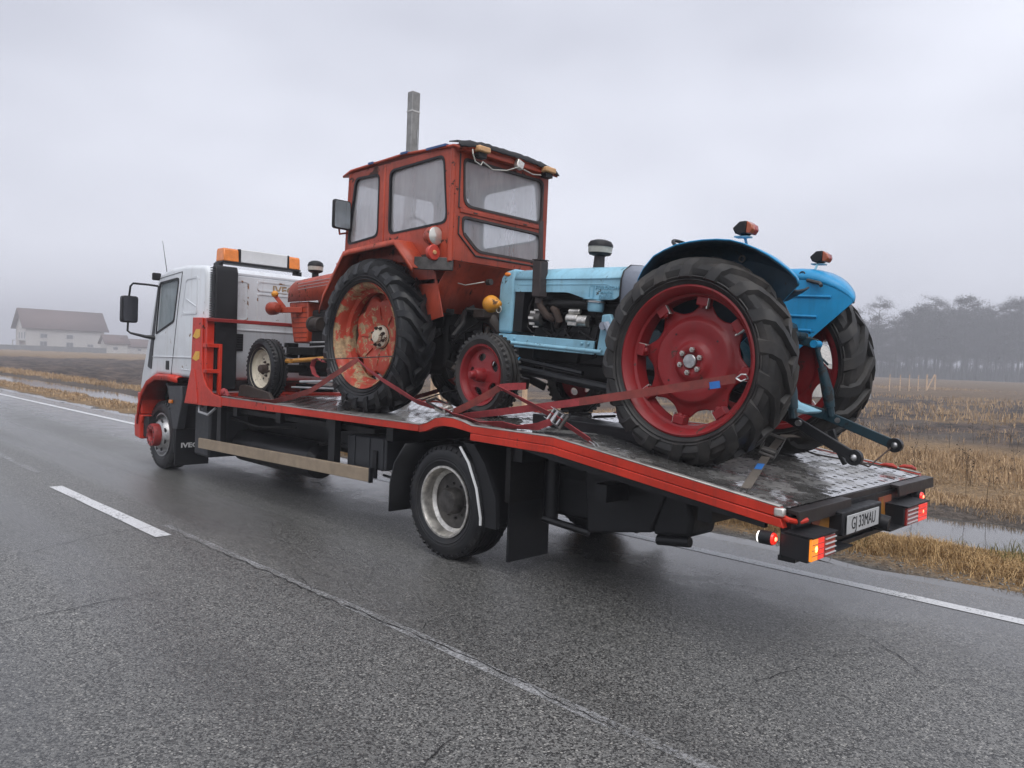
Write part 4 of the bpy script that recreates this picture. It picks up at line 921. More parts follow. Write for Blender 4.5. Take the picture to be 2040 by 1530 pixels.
# ---- deck of perforated planks following the rails
DP = [(9.1, 1.105), (5.0, 1.10), (4.79, 1.175), (4.56, 1.18), (4.33, 1.14), (3.50, 1.135), (1.84, .905)]
def dz(x):
    for (x0, z0), (x1, z1) in zip(DP[:-1], DP[1:]):
        if x1 <= x <= x0: return z0+(z1-z0)*(x-x0)/(x1-x0)
    return DP[0][1] if x > DP[0][0] else DP[-1][1]
def plank(x0, x1, y0, y1, stag):
    """one pressed steel plank (x1<x0) with rows of raised slots punched through"""
    mb = MB(); nx = max(2, round((x0-x1)/.105)); ny = 3; cw = (x0-x1)/nx; ch = (y0-y1)/ny
    for i in range(nx):
        for j in range(ny):
            xa, xb = x0-i*cw, x0-(i+1)*cw; ya, yb = y0-j*ch, y0-(j+1)*ch; cx, cy = (xa+xb)/2, (ya+yb)/2
            kind = (i+j+stag) % 2; hx, hy = (.030, .016) if kind else (.013, .026)
            O = [(xa, ya), (cx, ya), (xb, ya), (xb, cy), (xb, yb), (cx, yb), (xa, yb), (xa, cy)]
            I = [(cx+hx*.75, cy+hy*.75), (cx, cy+hy), (cx-hx*.75, cy+hy*.75), (cx-hx, cy), (cx-hx*.75, cy-hy*.75), (cx, cy-hy), (cx+hx*.75, cy-hy*.75), (cx+hx, cy)]
            lift = .0012 if kind else .0
            vs = [(a, b, dz(a)) for a, b in O]+[(a, b, dz(a)+lift) for a, b in I]+[(a, b, dz(a)-.03) for a, b in I]
            fs = []
            for k in range(8):
                k2 = (k+1) % 8; fs += [(k, k2, 8+k2, 8+k), (8+k, 8+k2, 16+k2, 16+k)]
            mb.add(vs, fs)
    return mb
nP = 8; wP = (YL-.045-(YR+.045))/nP
for seg_, (xa, xb) in enumerate(((9.08, 5.005), (4.995, 3.505), (3.495, 1.84))):
    for k in range(nP):
        y0 = YL-.045-k*wP-.003; plank(xa, xb, y0, y0-wP+.006, k+seg_).build('deck_plank', M['deck'], truck, sharp=25)
pts = [(9.08, dz(9.08)-.05)]+[(a, b-.05) for a, b in DP]
MB().grid([[(a, YL-.03, b), (a, YR+.03, b)] for a, b in [(x, z) for x, z in pts]]).build('dark_backing_sheet', M['grime'], truck)  # added dark sheet that blocks light through the plank slots
# red side rails
for s_, Y in ((1, YL), (-1, YR)):
    top = [(9.65, 1.0), (9.2, 1.10), (8.66, 1.118), (6.87, 1.106), (5.02, 1.103)]
    MB().prism([(8.66, 1.116), (5.01, 1.102), (5.01, 1.045), (6.87, 1.038), (8.66, 1.02)], Y-s_*.05, Y).build('side_rail', M['truck_red'], truck, bevel=.004)
    up_ = [(5.0, 1.102), (4.90, 1.125), (4.80, 1.172), (4.70, 1.188), (4.58, 1.188), (4.46, 1.17), (4.36, 1.145), (3.52, 1.137), (1.86, .912)]
    lo = [(1.845, .855), (3.53, 1.078), (4.34, 1.09), (4.46, 1.105), (4.58, 1.118), (4.70, 1.118), (4.80, 1.10), (4.90, 1.06), (5.0, 1.04)]
    MB().prism(up_+lo, Y-s_*.05, Y+s_*.001).build('side_rail', M['truck_red'], truck, bevel=.004)
    MB().prism([(4.37, 1.088), (3.53, 1.0745), (1.85, .851), (1.83, .80), (3.52, 1.02), (4.37, 1.035)], Y-s_*.05, Y+s_*.004).build('lower_rail', M['truck_red'], truck, bevel=.004)
    MB().prism([(3.9, 1.028), (3.52, 1.017), (1.95, .812), (1.95, .78), (3.52, .97)], Y-s_*.06, Y-s_*.02).build('under_rail', M['black_wet'], truck)
    MB().grid([[(a, Y+s_*.002, b+.004), (a, Y-s_*.045, b+.006)] for a, b in up_[::-1]+[(5.03, 1.1025), (6.87, 1.106), (8.66, 1.119)]]).build('rail_cap', M['deck_edge'], truck, solid=.006)
    # headboard post with gusset
    gus = [(9.66, .985), (9.49, 1.42), (9.47, 2.055), (9.20, 2.05), (9.18, 1.45), (9.12, 1.31), (9.03, 1.22), (8.86, 1.145), (8.64, 1.12), (8.64, 1.0), (9.12, .99)]
    MB().prism(gus, Y-s_*.012, Y+s_*.006).build('gusset', M['truck_red'], truck, bevel=.004)
    MB().bb((9.105, Y-s_*.014, 1.12), (9.465, Y-s_*.105, 2.048)).build('headboard_post', M['truck_red'], truck, bevel=.006)
    g2 = [(9.60, 1.0), (9.50, 1.36), (9.44, 1.43), (9.36, 1.40), (9.31, 1.25), (9.25, 1.0)]
    MB().prism(rpoly(g2, .03), Y+s_*.006, Y+s_*.014).build('gusset_plate', M['truck_red'], truck, bevel=.003)
    for zc in (1.82, 1.55):
        for k in (0, 1): MB().prism([(9.45, zc+k*.0), (9.36, zc+.09), (9.25, zc+.09), (9.25, zc), (9.34, zc-.03)], Y+s_*.0062, Y+s_*.009).build('chevron', M['yellow'], truck) if k == 0 else None
    yi = Y-s_*.165
    MB().beam((9.07, Y-s_*.0, 1.715), (9.07, yi, 1.715), .04, .045).beam((9.07, Y-s_*.0, 1.405), (9.07, yi, 1.405), .04, .045).beam((9.07, yi, 1.12), (9.07, yi, 1.738), .04, .045, (1, 0, 0)).bb((9.06, Y, 1.69), (9.20, Y-s_*.03, 1.735)).bb((9.06, Y, 1.385), (9.20, Y-s_*.03, 1.425)).build('ladder_frame', M['truck_red'], truck, bevel=.004)
MB().beam((9.085, YL-.0, 2.025), (9.085, YR+.0, 2.025), .04, .045).build('headboard_bar', M['truck_red_dark'], truck, bevel=.005)
MB().prism([(9.2, 1.02), (9.45, 1.02), (9.45, 1.13), (9.2, 1.13)], YR+.02, YL-.02).build('headboard_sill', M['truck_red'], truck)
# tail
E0 = 1.84
MB().prism([(E0+.0, .90), (E0-.07, .895), (E0-.075, .82), (E0-.06, .82), (E0-.058, .872), (E0+.0, .878)], -4.85, -4.10).build('tail_angle', M['rear_brown'], truck, bevel=.003)
MB().prism([(E0+.0, .90), (E0-.07, .895), (E0-.075, .82), (E0-.06, .82), (E0-.058, .872), (E0+.0, .878)], -6.50, -5.72).build('tail_angle', M['rear_brown'], truck, bevel=.003)
MB().bb((E0-.012, -4.85, .84), (E0+.03, -5.72, .902)).build('tail_edge', M['rear_brown'], truck, bevel=.003)
MB().bb((E0-.03, -4.10, .64), (E0+.03, -6.46, .865)).build('tail_panel', M['black_wet'], truck)
MB().bb((E0-.05, -4.12, .605), (E0+.05, -6.46, .635)).build('lower_bumper', M['black_wet'], truck, bevel=.004)
def chevs(y0, y1, z0, z1, flip):
    pl = MB().bb((E0-.036, y0, z0), (E0-.03, y1, z1)).build('reflector_board', M['refl_dim'], truck)
    if flip: poly = [(y0, z0), (y0+(y1-y0)*.55, z0), (y0+(y1-y0)*.25, z1)]
    else: poly = [(y0+(y1-y0)*.2, z0), (y0+(y1-y0)*.75, z0), (y0+(y1-y0)*.95, z1), (y0+(y1-y0)*.45, z1)]
    MB().prism(poly, E0-.0385, E0-.0362, 'x').build('stripe', M['refl_dim_y'], pl)
chevs(-4.36, -4.66, .70, .845, False); chevs(-5.44, -5.68, .70, .835, True)
ph = MB().bb((E0-.12, -4.60, .70), (E0-.03, -5.24, .845)).build('plate_holder', M['black'], truck, bevel=.01)
npz = .765; MB().box((E0-.128, -4.90, npz), (.006, .52, .112)).build('number_plate', M['plate'], ph, bevel=.002)
text('plate_text', 'GJ 33MAU', .105, MREAR(E0-.1325, -4.90, npz), M['plate_ink'], ph, .0006, .0, .86)
MB().tube([(E0-.16, -5.27, .70), (E0-.05, -5.25, .72)], .05, 14).tube([(E0-.10, -5.3, .69), (E0-.08, -5.45, .655), (E0-.06, -5.52, .655), (E0-.06, -5.53, .70)], .008, 6).build('tow_socket', M['black'], truck)
def lamp(y0, y1, lit_amber):
    hx = E0-.16
    h_ = MB().prism(rpoly([(E0-.0, .650), (hx, .640), (hx, .775), (E0-.0, .785)], .01), min(y0, y1), max(y0, y1)).build('tail_lamp', M['black'], truck, bevel=.008)
    n = (y1-y0); MB().prism([(hx-.025, .775), (E0-.02, .787), (E0-.02, .792), (hx-.025, .783)], min(y0, y1)-.005, max(y0, y1)+.005).build('lamp_hood', M['black'], h_)
    def seg(a, b, mat, nm='lens'): return MB().bb((hx-.016, y0+n*a, .650), (hx+.002, y0+n*b, .768)).build(nm, mat, h_, bevel=.004)
    if lit_amber:
        seg(.03, .27, M['lens_on_amber']); seg(.28, .52, M['lens_on_red']); seg(.53, .97, M['red_lens'])
        MB().sphere((hx-.014, y0+n*.2, .712), .017, 12, 8, (.4, 1, 1)).build('bulb', M['bulb_hot'], h_)
    else:
        seg(.03, .55, M['red_lens']); seg(.56, .97, M['lens_on_red']); MB().sphere((hx-.014, y0+n*.78, .712), .014, 12, 8, (.4, 1, 1)).build('bulb', M['bulb_red'], h_)
    for k in range(3): MB().bb((hx-.0185, y0+n*(.03 if lit_amber else .56), .678+k*.03), (hx-.0155, y0+n*(.52 if lit_amber else .97), .6805+k*.03)).build('lens_line', M['red_lens'], h_)
    for k in range(4): MB().bb((hx-.022, y0+n*(.55 if lit_amber else .05), .665+k*.028), (hx-.012, y0+n*(.98 if lit_amber else .5), .671+k*.028)).build('lens_rib', M['lamp_grey'], h_)
lamp(-4.03, -4.36, True); lamp(-5.56, -6.02, False)
MB().bb((E0-.16, -4.36, .645), (E0-.02, -4.66, .655)).build('lamp_shelf', M['black'], truck); MB().bb((E0-.16, -5.3, .645), (E0-.02, -5.56, .655)).build('lamp_shelf', M['black'], truck)
def marker(x, y, z):
    r = MB().tube([(x+.035, y, z), (x-.035, y, z)], .038, 16).build('round_marker', M['black'], truck)
    MB().lathe([(.034, 0), (.03, -.012), (.001, -.018)], (x-.035, y, z), 'x', 16).build('lens', M['lens_on_red'], r); MB().sphere((x-.045, y, z), .014).build('bulb', M['bulb_red'], r)
    MB().lathe([(.034, 0), (.03, .012), (.001, .018)], (x+.035, y, z), 'x', 16).build('front_lens', M['marker_white'], r)
marker(E0+.06, -4.0, .745); marker(E0-.06, -6.13, .785)
MB().tube([(E0+.01, -4.075, .86), (E0-.03, -4.06, .85), (E0-.06, -4.12, .835), (E0-.07, -4.2, .84)], .016, 8).build('shackle', M['truck_red'], truck)
MB().box((E0+.02, -4.06, .885), (.06, .04, .05)).build('hinge_block', M['steel_dirty'], truck, bevel=.01)
# ---------------------------------------------------------------- red tractor with a cab, on the front half of the deck
RX, RYc, RZ = 6.32, -5.22, 1.102
red = thing('red_tractor', 'old red tractor with a glazed cab at the front of the flatbed', 'tractor', (RX, RYc, RZ))
def red_rear_wheel():
    Rr, rim = .765, .485
    w_ = MB().lathe([(rim+.035, .0), (rim+.038, -.012), (rim+.012, -.03), (rim-.004, -.05), (rim-.015, -.12), (rim-.05, -.14), (rim-.05, -.22), (rim-.012, -.24), (rim-.002, -.31), (rim+.03, -.33)], n=72)
    root = place('wheel', w_.mesh('wheel', mat=M['wheel_rim_worn']), red)
    # dished centre with a wavy outer edge bolted to the rim
    rows = []; n = 96
    for r, yv in ((.10, -.235), (.125, -.235), (.16, -.22), (.25, -.20), (.33, -.185), (.37, -.19), (.40, -.215)):
        row = []
        for k in range(n):
            a = 2*math.pi*k/n; wv = .5+.5*math.cos(8*a); f = (r-.30)/.10 if r > .30 else 0
            rr = r + max(0, f)*(.075*wv**.7-.042); row.append((rr*math.cos(a), yv, rr*math.sin(a)))
        rows.append(row)
    place('wheel_disc', MB().grid(rows, True).mesh('wheel_disc', mat=M['wheel_red_worn']), root).modifiers.new('s', 'SOLIDIFY').thickness = .012
    place('hub', MB().lathe([(.115, -.235), (.11, -.20), (.07, -.185), (.055, -.15), (.03, -.145), (.001, -.145)], n=32).mesh('hub', mat=M['wheel_white']), root)
    nuts(root, .088, 8, -.20, .017, M['rust'], 0, .04)
    ribs = MB()
    for k in range(8):
        a = 2*math.pi*(k+.5)/8; ribs.beam((.17*math.cos(a), -.208, .17*math.sin(a)), (.29*math.cos(a), -.186, .29*math.sin(a)), .014, .012, (0, 1, 0))
    place('pressed_ribs', ribs.mesh('pressed_ribs', mat=M['wheel_red_worn']), root)
    place('tyre', tyre_ag(Rr+.006, rim+.036, .37, 22, .048, .40, .056).xf(Matrix.Translation((0, -.165, 0))).mesh('tyre', mat=M['rubber']), root)
    return root
rw = red_rear_wheel(); rw.location = (0, -4.37-RYc, .755); rw.rotation_euler = (0, .35, 0)
copy_tree(rw, red, (0, -(-4.37-RYc), .755), (0, .1, math.pi))
def red_front_wheel():
    rim = .235
    w_ = MB().lathe([(rim+.02, .0), (rim+.022, -.01), (rim, -.02), (rim-.015, -.06), (rim-.045, -.07), (.17, -.095), (.10, -.09), (.05, -.09), (.05, -.06)], n=56)
    root = place('wheel', w_.mesh('wheel', mat=M['wheel_white']), red)
    place('hub', MB().lathe([(.055, -.09), (.05, -.01), (.035, .005), (.001, .005)], n=20).mesh('hub', mat=M['rust']), root); nuts(root, .082, 6, -.088, .016, M['rust'], .3, .03)
    vh = MB().lathe([(.013, 0), (.013, .004), (.001, .004)], n=8).mesh('vent_hole', mat=M['crack'])
    for k in range(6): place('vent_hole', vh, root, loc=(.135*math.cos(k*math.pi/3), -.0925, .135*math.sin(k*math.pi/3)))
    place('tyre', tyre_front(.362, rim+.005, .21).xf(Matrix.Translation((0, -.095, 0))).mesh('tyre', mat=M['rubber']), root); return root
fw_ = red_front_wheel(); fw_.location = (8.60-RX, -4.49-RYc, .357); copy_tree(fw_, red, (8.60-RX, -(-4.49-RYc), .357), (0, .5, math.pi))
c = RYc
# chassis block, gearbox, rear linkage
MB().bb((5.75, c-.26, 1.50), (7.2, c+.26, 2.25)).build('gearbox', M['grime'], red, bevel=.05)
MB().tube([(RX, c-.62, 1.855), (RX, c+.62, 1.855)], .12, 18).tube([(RX, c-.3, 1.855), (RX, c+.3, 1.855)], .21, 18).build('rear_axle', M['grime'], red)
MB().bb((7.1, c-.20, 1.62), (8.35, c+.20, 2.20)).build('engine', M['grime'], red, bevel=.03)
MB().bb((7.3, c-.14, 1.45), (8.7, c+.14, 1.66)).build('sump', M['grime'], red, bevel=.05)
MB().tube([(8.05, c+.24, 2.02), (8.22, c+.24, 2.02)], .085, 16).tube([(8.22, c+.24, 2.02), (8.25, c+.24, 2.02)], .10, 16).build('alternator', M['grime_brown'], red, bevel=.01)
MB().tube([(7.4, c+.22, 1.95), (7.85, c+.22, 1.98)], .05, 10).tube([(7.3, c+.24, 1.82), (8.3, c+.23, 1.80)], .012, 6).tube([(7.3, c+.245, 1.78), (8.3, c+.235, 1.745)], .010, 6).build('fuel_lines', M['frame_grey'], red)
MB().tube([(7.5, c+.20, 1.7), (7.6, c+.24, 1.55), (7.9, c+.22, 1.6)], .04, 8).tube([(7.2, c+.24, 2.1), (7.5, c+.26, 2.0), (7.9, c+.24, 2.15)], .02, 6).build('hoses', M['grime'], red)
MB().bb((8.20, c-.24, 1.64), (8.86, c+.24, 1.74)).bb((8.80, c-.26, 1.60), (8.88, c-.1, 1.80)).bb((8.80, c+.1, 1.60), (8.88, c+.26, 1.66)).bb((8.80, c+.1, 1.73), (8.88, c+.26, 1.79)).build('front_weight_frame', M['grime'], red, bevel=.008)
MB().beam((8.60, c-.62, 1.47), (8.60, c+.62, 1.47), .10, .10).bb((8.45, c-.12, 1.38), (8.75, c+.12, 1.66)).build('front_axle', M['grime'], red, bevel=.01)
MB().tube([(8.42, c+.58, 1.55), (8.35, c+.2, 1.58), (8.32, c-.5, 1.57)], .022, 8).tube([(8.40, c+.60, 1.55), (7.6, c+.42, 1.62), (7.3, c+.35, 1.62)], .024, 8).box((8.2, c+.55, 1.57), (.12, .05, .05)).build('steering_rod', M['brass'], red)
MB().tube([(8.05, c+.50, 1.33), (7.55, c+.38, 1.36), (7.2, c+.3, 1.42)], .018, 6).tube([(8.2, c+.52, 1.26), (7.4, c+.4, 1.28)], .012, 6).build('track_rod', M['frame_grey'], red)
# bonnet
def bonnet_rows():
    rows = []
    for x, zt, hw in ((7.25, 2.665, .255), (7.9, 2.64, .25), (8.5, 2.605, .24), (8.78, 2.585, .235), (8.86, 2.55, .225), (8.88, 2.46, .22)):
        rows.append([(x, c+yy*hw, zb if zb < 0 else zt-zb) for yy, zb in ((-1, .34), (-1, .12), (-.93, .06), (-.75, .02), (0, 0), (.75, .02), (.93, .06), (1, .12), (1, .34))])
    for i, r in enumerate(rows):
        for k in (0, 8): r[k] = (r[k][0], r[k][1], 2.305)
    return rows
MB().grid(bonnet_rows()).build('bonnet', M['tractor_red'], red, solid=.012)
mb = MB()
for dzv in (.085, .125, .165):
    mb.tube([(7.3, c+.262, 2.66-dzv*.9), (8.6, c+.247, 2.60-dzv*.9)], .004, 5)
mb.build('bonnet_trim', M['frame_grey'], red)
MB().prism([(8.40, 1.80), (8.72, 1.79), (8.86, 2.302), (8.40, 2.302)], c-.222, c+.222).build('grille_shell', M['tractor_red2'], red, bevel=.02)
for k in range(7): MB().beam((8.41, c+.2225, 1.86+k*.062), (8.70+k*.016, c+.2225, 1.855+k*.062), .004, .007, (0, 1, 0)).build('grille_groove', M['crack'], red)
pc = MB().tube([(8.62, c, 2.56), (8.62, c, 2.69)], .042, 12).build('precleaner', M['black'], red)
MB().lathe([(.055, 2.685), (.088, 2.70), (.092, 2.72)], (8.62, c, 0), 'z', 24).build('cup_base', M['black'], pc); MB().lathe([(.094, 2.715), (.096, 2.765)], (8.62, c, 0), 'z', 24).build('bowl', M['white_cap'], pc)
MB().lathe([(.099, 2.765), (.098, 2.785), (.085, 2.815), (.05, 2.835), (.001, 2.842)], (8.62, c, 0), 'z', 24).build('cap', M['black'], pc)
for s_ in (1, -1):
    a = MB().beam((8.52, c+s_*.22, 2.20), (8.80, c+s_*.42, 2.19), .05, .07).beam((8.72, c+s_*.36, 2.22), (8.80, c+s_*.44, 2.36), .025, .05).build('lamp_arm', M['tractor_red2'], red, bevel=.006)
    MB().lathe([(.001, 8.68), (.05, 8.69), (.078, 8.76), (.082, 8.86), (.075, 8.875), (.001, 8.88)], (0, c+s_*.46, 2.205), 'x', 24).build('headlamp', M['tractor_red'], red)
    MB().sphere((8.80, c+s_*.45, 2.385), .042, 14, 9, (1.2, 1, 1)).build('side_lamp', M['orange_lamp'], red)
# fenders: outer lip, plated top, inner wall
fp = [(7.13, 2.13), (7.05, 2.30), (6.71, 2.70), (6.60, 2.715), (5.87, 2.752), (5.58, 2.48)]
for s_ in (1, -1):
    yo, yi = c+s_*.845, c+s_*.60
    MB().grid([[(x, yo, z), (x, yi, z+.01)] for x, z in fp]).build('fender', M['tractor_red2'], red, solid=.012)
    MB().grid([[(x, yo, z+.006), (x-.008, yo+s_*.004, z-.045)] for x, z in fp]).build('fender_lip', M['tractor_red2'], red, solid=.010)
    MB().prism([(7.05, 2.30), (6.71, 2.70), (5.87, 2.75), (5.55, 2.46), (5.42, 2.05), (5.9, 1.95), (7.0, 1.95)], yi-s_*.012, yi).build('inner_fender', M['tractor_red'], red)
    bm_ = MB().beam((5.62, c+s_*.79, 2.53), (5.30, c+s_*.60, 2.52), .03, .115).build('lamp_bar', M['steel_dark'], red, bevel=.005)
    MB().prism([(5.86, 2.62), (5.50, 2.64), (5.46, 2.55), (5.60, 2.50)], c+s_*.62, c+s_*.64).build('bracket', M['grime_brown'], red)
    MB().lathe([(.001, 5.56), (.06, 5.55), (.086, 5.50), (.092, 5.44), (.083, 5.435)], (0, c+s_*.70, 2.775), 'x', 24).build('work_lamp', M['tractor_red'], red)
    MB().lathe([(.083, 5.436), (.07, 5.428), (.001, 5.422)], (0, c+s_*.70, 2.775), 'x', 24).build('work_lamp_glass', M['clear'], red)
    MB().tube([(5.50, c+s_*.70, 2.70), (5.52, c+s_*.70, 2.62)], .018, 8).build('lamp_stalk', M['steel_dark'], red)
    r_ = MB().lathe([(.001, 5.47), (.065, 5.46), (.072, 5.42), (.065, 5.412), (.001, 5.41)], (0, c+s_*.73, 2.62), 'x', 22).build('round_reflector', M['refl_red'], red)
    MB().lathe([(.022, 5.412), (.018, 5.400), (.001, 5.398)], (0, c+s_*.73, 2.62), 'x', 14).build('reflector_centre', M['amber_old'], r_)
# cab
CL, CR, CB, CF = c+.62, c-.62, 5.30, 6.97
side_o = [(CB, 3.585), (CF-.01, 3.56), (CF+.03, 2.66), (6.45, 2.62), (5.75, 2.55), (5.42, 2.48), (CB, 2.56)]
wf = rpoly([(6.84, 3.50), (6.42, 3.49), (6.42, 2.865), (6.955, 2.82)], .07); wr_ = rpoly([(6.25, 3.495), (5.43, 3.52), (5.36, 2.90), (6.24, 2.865)], .08)
def shrink(poly, d):
    cx = sum(p[0] for p in poly)/len(poly); cy = sum(p[1] for p in poly)/len(poly)
    return [(p[0]-d*np.sign(p[0]-cx), p[1]-d*np.sign(p[1]-cy)) for p in poly]
for s_, Y in ((1, CL), (-1, CR)):
    plate('cab_side', side_o, [wf, wr_], .03, MXZ(Y), M['tractor_red'], red, .003)
    for wpoly, nm in ((wf, 'front_side_window'), (wr_, 'rear_side_window')):
        g = plate(nm, wpoly, [], .005, MXZ(Y-s_*.004), M['glass_fog'], red)
        plate('rubber_seal', [(p[0]*1, p[1]) for p in shrink(wpoly, -.006)], [shrink(wpoly, .014)], .045, MXZ(Y), M['black'], g)
    MB().bb((6.32, Y-.018, 2.75), (6.345, Y+s_*.024, 3.56)).build('door_pillar', M['tractor_red2'], red, bevel=.005)
    MB().tube([(5.32, Y, 2.55), (5.315, Y, 3.58)], .03, 10).build('corner_post', M['tractor_red'], red)
    MB().tube([(6.98, Y, 2.72), (6.94, Y, 3.56)], .028, 10).build('corner_post', M['tractor_red'], red)
rear_o = [(CL, 3.585), (CR, 3.585), (CR, 2.56), (CL, 2.56)]
uw = rpoly([(CL-.09, 3.49), (CR+.07, 3.49), (CR+.07, 3.06), (CL-.11, 3.06)], [.06, .07, .07, .10]); lw_ = rpoly([(CL-.10, 2.965), (CR+.07, 2.955), (CR+.07, 2.665), (CL-.30, 2.665), (CL-.10, 2.82)], [.05, .07, .07, .06, .05])
plate('cab_rear', rear_o, [uw, lw_], .03, MYZ(CB), M['tractor_red'], red, .003)
for wpoly, nm in ((uw, 'rear_window'), (lw_, 'lower_rear_window')):
    g = plate(nm, wpoly, [], .005, MYZ(CB+.004), M['glass_fog'], red)
    plate('rubber_seal', shrink(wpoly, -.008), [shrink(wpoly, .014)], .05, MYZ(CB), M['rust_dark'], g)
MB().bb((CB-.03, CL-.06, 2.995), (CB-.012, CR+.05, 3.035)).build('window_rail', M['tractor_red'], red, bevel=.006)
for y_ in (CL-.22, CR+.35): MB().bb((CB-.036, y_, 3.008), (CB-.028, y_-.05, 3.018)).build('hinge', M['rust_dark'], red)
MB().tube([(CB-.022, CL-.045, 3.52), (CB-.022, CL-.045, 3.04), (CB-.022, CL-.09, 3.03)], .008, 6).tube([(CB-.022, CL-.05, 2.96), (CB-.022, CL-.05, 2.80), (CB-.022, CL-.27, 2.625), (CB-.022, CR+.04, 2.625)], .009, 6).build('rear_trim', M['rust_dark'], red)
# front wall with windscreen
fo = [(CL, 3.56), (CR, 3.56), (CR, 2.60), (CL, 2.60)]; fwp = rpoly([(CL-.08, 3.47), (CR+.08, 3.47), (CR+.08, 2.82), (CL-.08, 2.82)], .07)
plate('cab_front', fo, [fwp], .03, MYZ(CF), M['tractor_red'], red); plate('windscreen', fwp, [], .005, MYZ(CF), M['glass_fog'], red)
# sloping skirt under the rear face and the floor
MB().grid([[(CB, CL, 2.57), (CB, CR, 2.57)], [(CB+.02, CL, 2.545), (CB+.02, CR, 2.545)], [(5.52, CL-.03, 2.33), (5.52, CR+.03, 2.33)], [(5.60, CL-.03, 2.10), (5.60, CR+.03, 2.10)]]).build('rear_skirt', M['tractor_red'], red, solid=.012)
MB().bb((5.55, CR+.02, 2.36), (6.95, CL-.02, 2.40)).build('cab_floor', M['grime'], red)
MB().prism([(6.4, 2.40), (7.1, 2.40), (7.25, 2.65), (6.99, 2.72), (6.4, 2.72)], CR+.04, CL-.04).build('cab_bulkhead', M['tractor_red'], red)
rf = []
for x, dzv in ((5.19, -.03), (5.27, .0), (6.0, .035), (6.9, .01), (7.04, -.035)):
    rf.append([(x+random.uniform(-.012, .012), c+yy*.66, 3.625+dzv-.05*abs(yy)**3+random.uniform(-.006, .006)) for yy in (-1, -.8, -.6, -.4, -.2, 0, .2, .4, .6, .8, 1)])
MB().grid(rf).build('roof', M['tractor_red2'], red, solid=.022)
M['felt'] = simple('torn_black_felt', (.022, .022, .025), .7, 0, .4, 12, bump=.6)
edge = []
for k in range(29):
    yy = -1+2*k/28; j = random.uniform(-.02, .02); edge.append([(5.175+j*.5, c+yy*.665, 3.600-.05*abs(yy)**3+random.uniform(-.004, .004)), (5.22, c+yy*.665, 3.652-.05*abs(yy)**3+random.uniform(0, .012)), (5.34, c+yy*.665, 3.67-.05*abs(yy)**3)])
MB().grid(edge).build('roof_felt', M['felt'], red, solid=.010)
MB().bb((5.21, CR, 3.54), (5.31, CL, 3.60)).build('roof_header', M['tractor_red2'], red, bevel=.008)
M['roof_blue'] = simple('blue_tarp_scrap', (.05, .10, .24), .7)
for xa, xb, za in ((5.38, 5.66, 3.588), (5.95, 6.05, 3.612), (6.5, 6.58, 3.596)): MB().bb((xa, c+.62, za), (xb, c+.672, za+.020)).build('roof_patch', M['roof_blue'], red)
for y_ in (c+.41, c-.50):
    l_ = MB().prism(rpoly([(y_-.075, 3.545), (y_+.075, 3.545), (y_+.075, 3.60), (y_-.075, 3.60)], .02), 5.13, 5.21, 'x').build('marker_lamp', M['amber_old'], red, bevel=.012)
    MB().bb((5.16, y_-.05, 3.50), (5.23, y_+.05, 3.55)).build('lamp_base', M['black'], l_)
MB().box((5.185, c-.09, 3.545), (.05, .09, .075), (.3, 0, 0)).build('number_lamp', M['steel_dirty'], red, bevel=.006)
def wire(pts, r=.006, name='cable', mat=None): return MB().tube(pts, r, 6).build(name, mat or M['white_cap'], red)
wire([(5.17, c+.53, 3.55), (5.14, c+.55, 3.50), (5.14, c+.52, 3.44), (5.14, c+.45, 3.42), (5.15, c+.42, 3.46)])
wire([(5.15, c+.42, 3.46), (5.14, c+.30, 3.41), (5.14, c+.12, 3.44), (5.15, c-.05, 3.51)]); wire([(5.15, c-.12, 3.50), (5.15, c-.25, 3.48), (5.16, c-.38, 3.50)], .005)
wire([(5.55, c+.42, 2.40), (5.4, c+.35, 2.36), (5.3, c+.2, 2.40)], .006); MB().tube([(5.29, c+.17, 2.40), (5.24, c+.17, 2.40)], .03, 10).build('trailer_socket', M['steel_dark'], red)
MB().prism(rpoly([(.0, .0), (.21, 0), (.21, .30), (0, .30)], .03), -.02, .02, 'x').xf(Matrix.Translation((6.92, CL+.02, 2.965))).build('wing_mirror', M['black'], red, bevel=.01)
MB().prism(rpoly([(.012, .012), (.198, .012), (.198, .288), (.012, .288)], .025), -.026, -.021, 'x').xf(Matrix.Translation((6.92, CL+.02, 2.965))).build('mirror_glass', M['mirror'], red)
MB().tube([(6.97, CL, 2.95), (6.95, CL+.12, 2.92), (6.94, CL+.14, 3.0)], .012, 6).build('mirror_stay', M['tractor_red'], red)
# seat, grab mesh and steering wheel behind the misted glass
st = MB().prism(rpoly([(c-.17, 2.75), (c+.17, 2.75), (c+.17, 3.20), (c-.17, 3.20)], .07), 5.92, 6.02, 'x').bb((5.95, c-.22, 2.66), (6.35, c+.22, 2.78)).build('seat', M['seat'], red, bevel=.03)
mm = MB()
for k in range(12):
    mm.tube([(6.86, c+.52-k*.05, 2.80), (6.86, c+.28-k*.05, 3.22)], .0025, 3, False); mm.tube([(6.86, c+.28-k*.05, 2.80), (6.86, c+.52-k*.05, 3.22)], .0025, 3, False)
mm.build('wire_guard', M['steel_dark'], red)
MB().lathe([(.19+.014*math.cos(t), .014*math.sin(t)) for t in [k*math.pi/4 for k in range(8)]], (6.62, c, 2.98), 'x', 28, True).tube([(6.62, c, 2.98), (6.85, c, 2.6)], .02, 8).build('steering_wheel', M['black'], red)
MB().bb((5.335, CL-.03, 3.10), (6.9, CL-.06, 3.50)).build('head_lining', M['frame_grey'], red) if False else None
